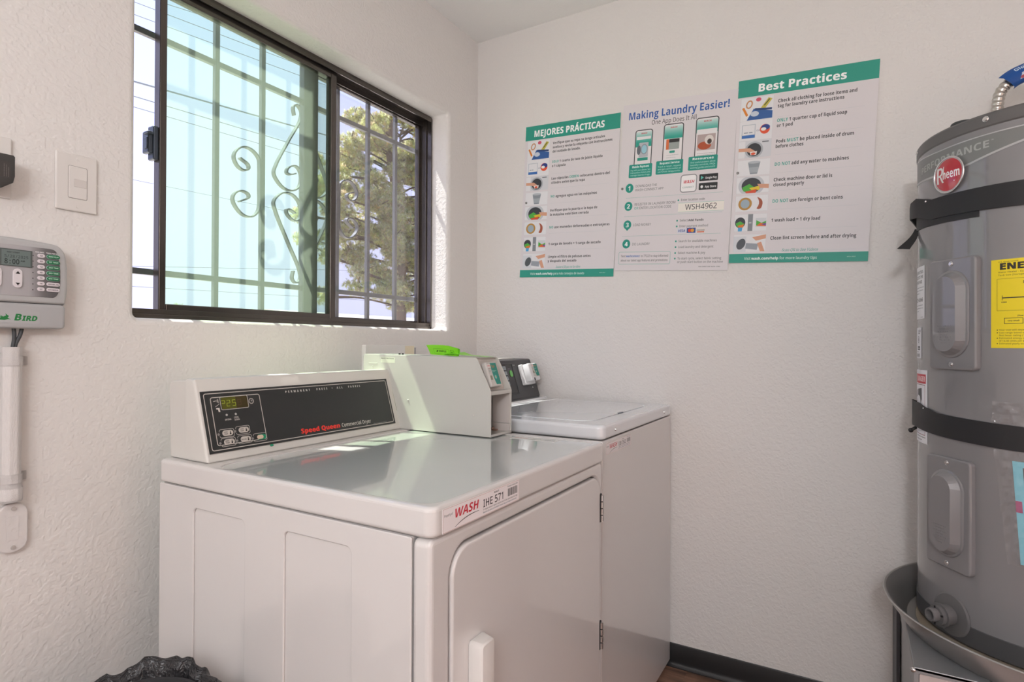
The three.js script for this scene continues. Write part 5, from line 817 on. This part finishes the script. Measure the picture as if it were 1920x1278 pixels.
  for (let i = 0; i < 7; i++) {
    const y = 1.3085 - i * 0.0108;
    part('button', onX(uvFit(cap(0.0125, 0.0072, 0.002), 0.0125, 0.0072), [0.0392, y, zc - 0.0585]), printed(small(days[i], '#dcd4d8', '#4a4548'), 0.45), t);
    if (i < 5) { part('button', onX(cap(0.0225, 0.0078, 0.0018), [0.0392, y, zc - 0.0785]), lime, t); part('button', onX(uvFit(cap(0.0213, 0.0067, 0.0024), 0.0213, 0.0067), [0.0392, y, zc - 0.0785]), printed(small(times[i], '#126b40', '#cfe6da'), 0.4), t, 'green button'); } else part('button', onX(uvFit(cap(0.0225, 0.0072, 0.002), 0.0225, 0.0072), [0.0392, y, zc - 0.0785]), printed(small(times[i], '#dcd4d8', '#4a4548'), 0.45), t);
  }
  for (const z of [-0.0215, 0.0095]) {
    const b = part('rocker_button', onX(cap(0.0145, 0.036, 0.003), [0.0392, 1.2615, zc + z]), white, t);
    for (const s of [-1, 1]) part('arrow', onX(extr(poly([[-0.0034, -0.002], [0.0034, -0.002], [0, 0.0028]]), 0.0006, 0).rotateZ(s > 0 ? 0 : Math.PI), [0.0421, 1.2615 + s * 0.0105, zc + z]), black, b);
  }
  // lettering on the cover
  part('logo', sheetGeo(0.112, 0.0235, 0.0004, (g) => onX(g, [0.0367, 1.1885, zc - 0.003])), boxFaces(S(new THREE.Color(0.44, 0.44, 0.445), 0.45), printed(canvasTex(1024, 208, (x, w, h) => {
    x.fillStyle = '#b1b1b2'; x.fillRect(0, 0, w, h); const c = '#1c7a3c'; T(x, 'R', 30, 160, 150, { b: 1, i: 1, c, w: 110, st: 5 }); T(x, 'AIN', 150, 160, 112, { b: 1, i: 1, c, w: 240, st: 5 }); T(x, 'B', 640, 160, 150, { b: 1, i: 1, c, w: 110, st: 5 }); T(x, 'IRD', 758, 160, 112, { b: 1, i: 1, c, w: 220, st: 5 });
    fillP(x, [[430, 150], [470, 120], [420, 96], [478, 104], [450, 70], [500, 104], [540, 84], [530, 50], [580, 92], [560, 120], [610, 150], [570, 142], [520, 160], [460, 156]], c);
  }), 0.45)), t, 'green lettering RAIN BIRD');
}
function sheetGeo(w, h, d, f) { const g = new THREE.BoxGeometry(w, h, d); f(g); return g; }
{ // cables into a painted conduit with a cover plate below
  const cable = S(new THREE.Color(0.05, 0.055, 0.06), 0.5);
  [['black cable entering the conduit, left of the pair', [V(0.018, 1.170, 1.612), V(0.019, 1.152, 1.611), V(0.018, 1.12, 1.6145)]], ['black cable entering the conduit, slanted right one of the pair', [V(0.018, 1.170, 1.5985), V(0.019, 1.155, 1.602), V(0.018, 1.135, 1.609), V(0.018, 1.115, 1.6095)]]].forEach(([l, p]) => single('cable', tube(p, 0.0033, 20, 10), cable, l, 'cable', [0.018, 1.12, 1.61], 'cables under the irrigation controller'));
  const t = thing('conduit', 'white painted conduit pipe under the controller', 'conduit', [0, 0.835, 1.613]);
  const paint = S(new THREE.Color(0.70, 0.67, 0.655), 0.5, { bumpMap: plasterBump, bumpScale: 0.0006 }), cz = 1.614, cx = 0.0165;
  const L = (pts) => smooth(new THREE.LatheGeometry(pts.map((p) => new THREE.Vector2(...p)), 32).translate(cx, 0, cz), 0.5);
  part('pipe', L([[0.0125, 1.132], [0.0158, 1.132], [0.0158, 1.112], [0.0155, 0.868], [0.0125, 0.868]]), paint, t);
  for (const y of [1.105, 0.882]) part('strap', [L([[0.0158, y - 0.0085], [0.0174, y - 0.0085], [0.0174, y + 0.0085], [0.0158, y + 0.0085]]), box(0.0005, 0.003, y - 0.0085, y + 0.0085, cz - 0.03, cz + 0.03, 0.001)], paint, t);
  part('connector', [L([[0.013, 0.838], [0.0175, 0.838], [0.0185, 0.842], [0.0185, 0.864], [0.0172, 0.868], [0.0155, 0.874]]), box(0.0005, 0.006, 0.84, 0.866, cz - 0.02, cz + 0.02, 0.001)], paint, t);
  const c = thing('conduit_cover', 'white oval cover plate with two screws below the conduit', 'cover plate', [0, 0.785, 1.609]);
  part('plate', onX(extr(rrect(-1.633, -1.584, 0.738, 0.832, 0.022), 0.012, 0.003, 4, 14), [0.0005, 0, 0]), paint, c);
  part('raised_mark', onX(extr(rrect(-1.618, -1.599, 0.762, 0.808, 0.002), 0.0006, 0.0002, 1), [0.0124, 0, 0]), paint, c);
  for (const y of [0.748, 0.822]) part('screw', cyl(0.0042, 0.004, 0.0022, 16).rotateZ(-Math.PI / 2).translate(0.0132, y, 1.6075), S(new THREE.Color(0.55, 0.52, 0.5), 0.4, { metalness: 0.4 }), c);
}
// ------------------------------------------------------------------ waste bin with a black liner
{
  const bx = 0.405, bz = 1.592, R = 0.112, yR = 0.553;
  const t = thing('waste_bin', 'waste bin lined with a crumpled black bag beside the dryer', 'bin', [bx, 0, bz]);
  part('bin_body', smooth(new THREE.LatheGeometry([[0, 0.002], [0.095, 0.002], [0.1, 0.008], [R - 0.006, yR - 0.005], [R - 0.012, yR - 0.005], [0.09, 0.012], [0, 0.012]].map((p) => new THREE.Vector2(...p)), 48).translate(bx, 0, bz), 0.5), S(new THREE.Color(0.05, 0.05, 0.052), 0.5), t);
  const n = 220, m = 34, pos = [], idx = [], luv = [];
  for (let j = 0; j <= m; j++) for (let i = 0; i < n; i++) {
    const a = (i / n) * 6.2832, v = j / m; // v 0: deep inside, 0.45: rim, 1: skirt outside
    const f = (k, s) => vnoise((a / 6.2832) * k, v * 3, k, s) - 0.5;
    const ridge = (k, s) => 0.5 - Math.abs(2 * vnoise((a / 6.2832) * k, v * 4, k, s) - 1);
    const fold = 0.016 * f(14, 31) + 0.011 * ridge(26, 37) + 0.007 * ridge(54, 41);
    let r, y;
    if (v < 0.45) { const q = v / 0.45; r = R - 0.022 - 0.016 * (1 - q) + 0.02 * q * q; y = yR - 0.28 * (1 - q); } else { const q = (v - 0.45) / 0.55; r = R + 0.004 + 0.012 * Math.sin(Math.min(1, q * 2.2) * 1.5708); y = yR + 0.018 * Math.sin(Math.min(1, q * 3) * Math.PI) * 1 - 0.15 * q * q - 0.02 * q; }
    y += (0.022 * (vnoise((a / 6.2832) * 9, 3, 9, 51) - 0.5) + 0.012 * (vnoise((a / 6.2832) * 31, 3, 31, 57) - 0.5)) * (v > 0.3 && v < 0.8 ? 1 : 0.3) + fold * 0.5; r += fold * (v < 0.45 ? 1.2 : 0.9);
    pos.push(bx + Math.cos(a) * r, y, bz + Math.sin(a) * r); luv.push(a * 0.2, v * 0.9);
  }
  for (let j = 0; j < m; j++) for (let i = 0; i < n; i++) { const a = j * n + i, b = j * n + ((i + 1) % n); idx.push(a, b + n, b, a, a + n, b + n); }
  const g = new THREE.BufferGeometry(); g.setAttribute('position', new THREE.Float32BufferAttribute(pos, 3)); g.setAttribute('uv', new THREE.Float32BufferAttribute(luv, 2)); g.setIndex(idx);
  part('liner', smooth(g, 0.3), PH(new THREE.Color(0.028, 0.028, 0.03), 0.26, { side: THREE.DoubleSide, bumpMap: plasterBump, bumpScale: 0.002 }), t, 'crumpled black plastic bag');
}

renderer.render(scene, camera);
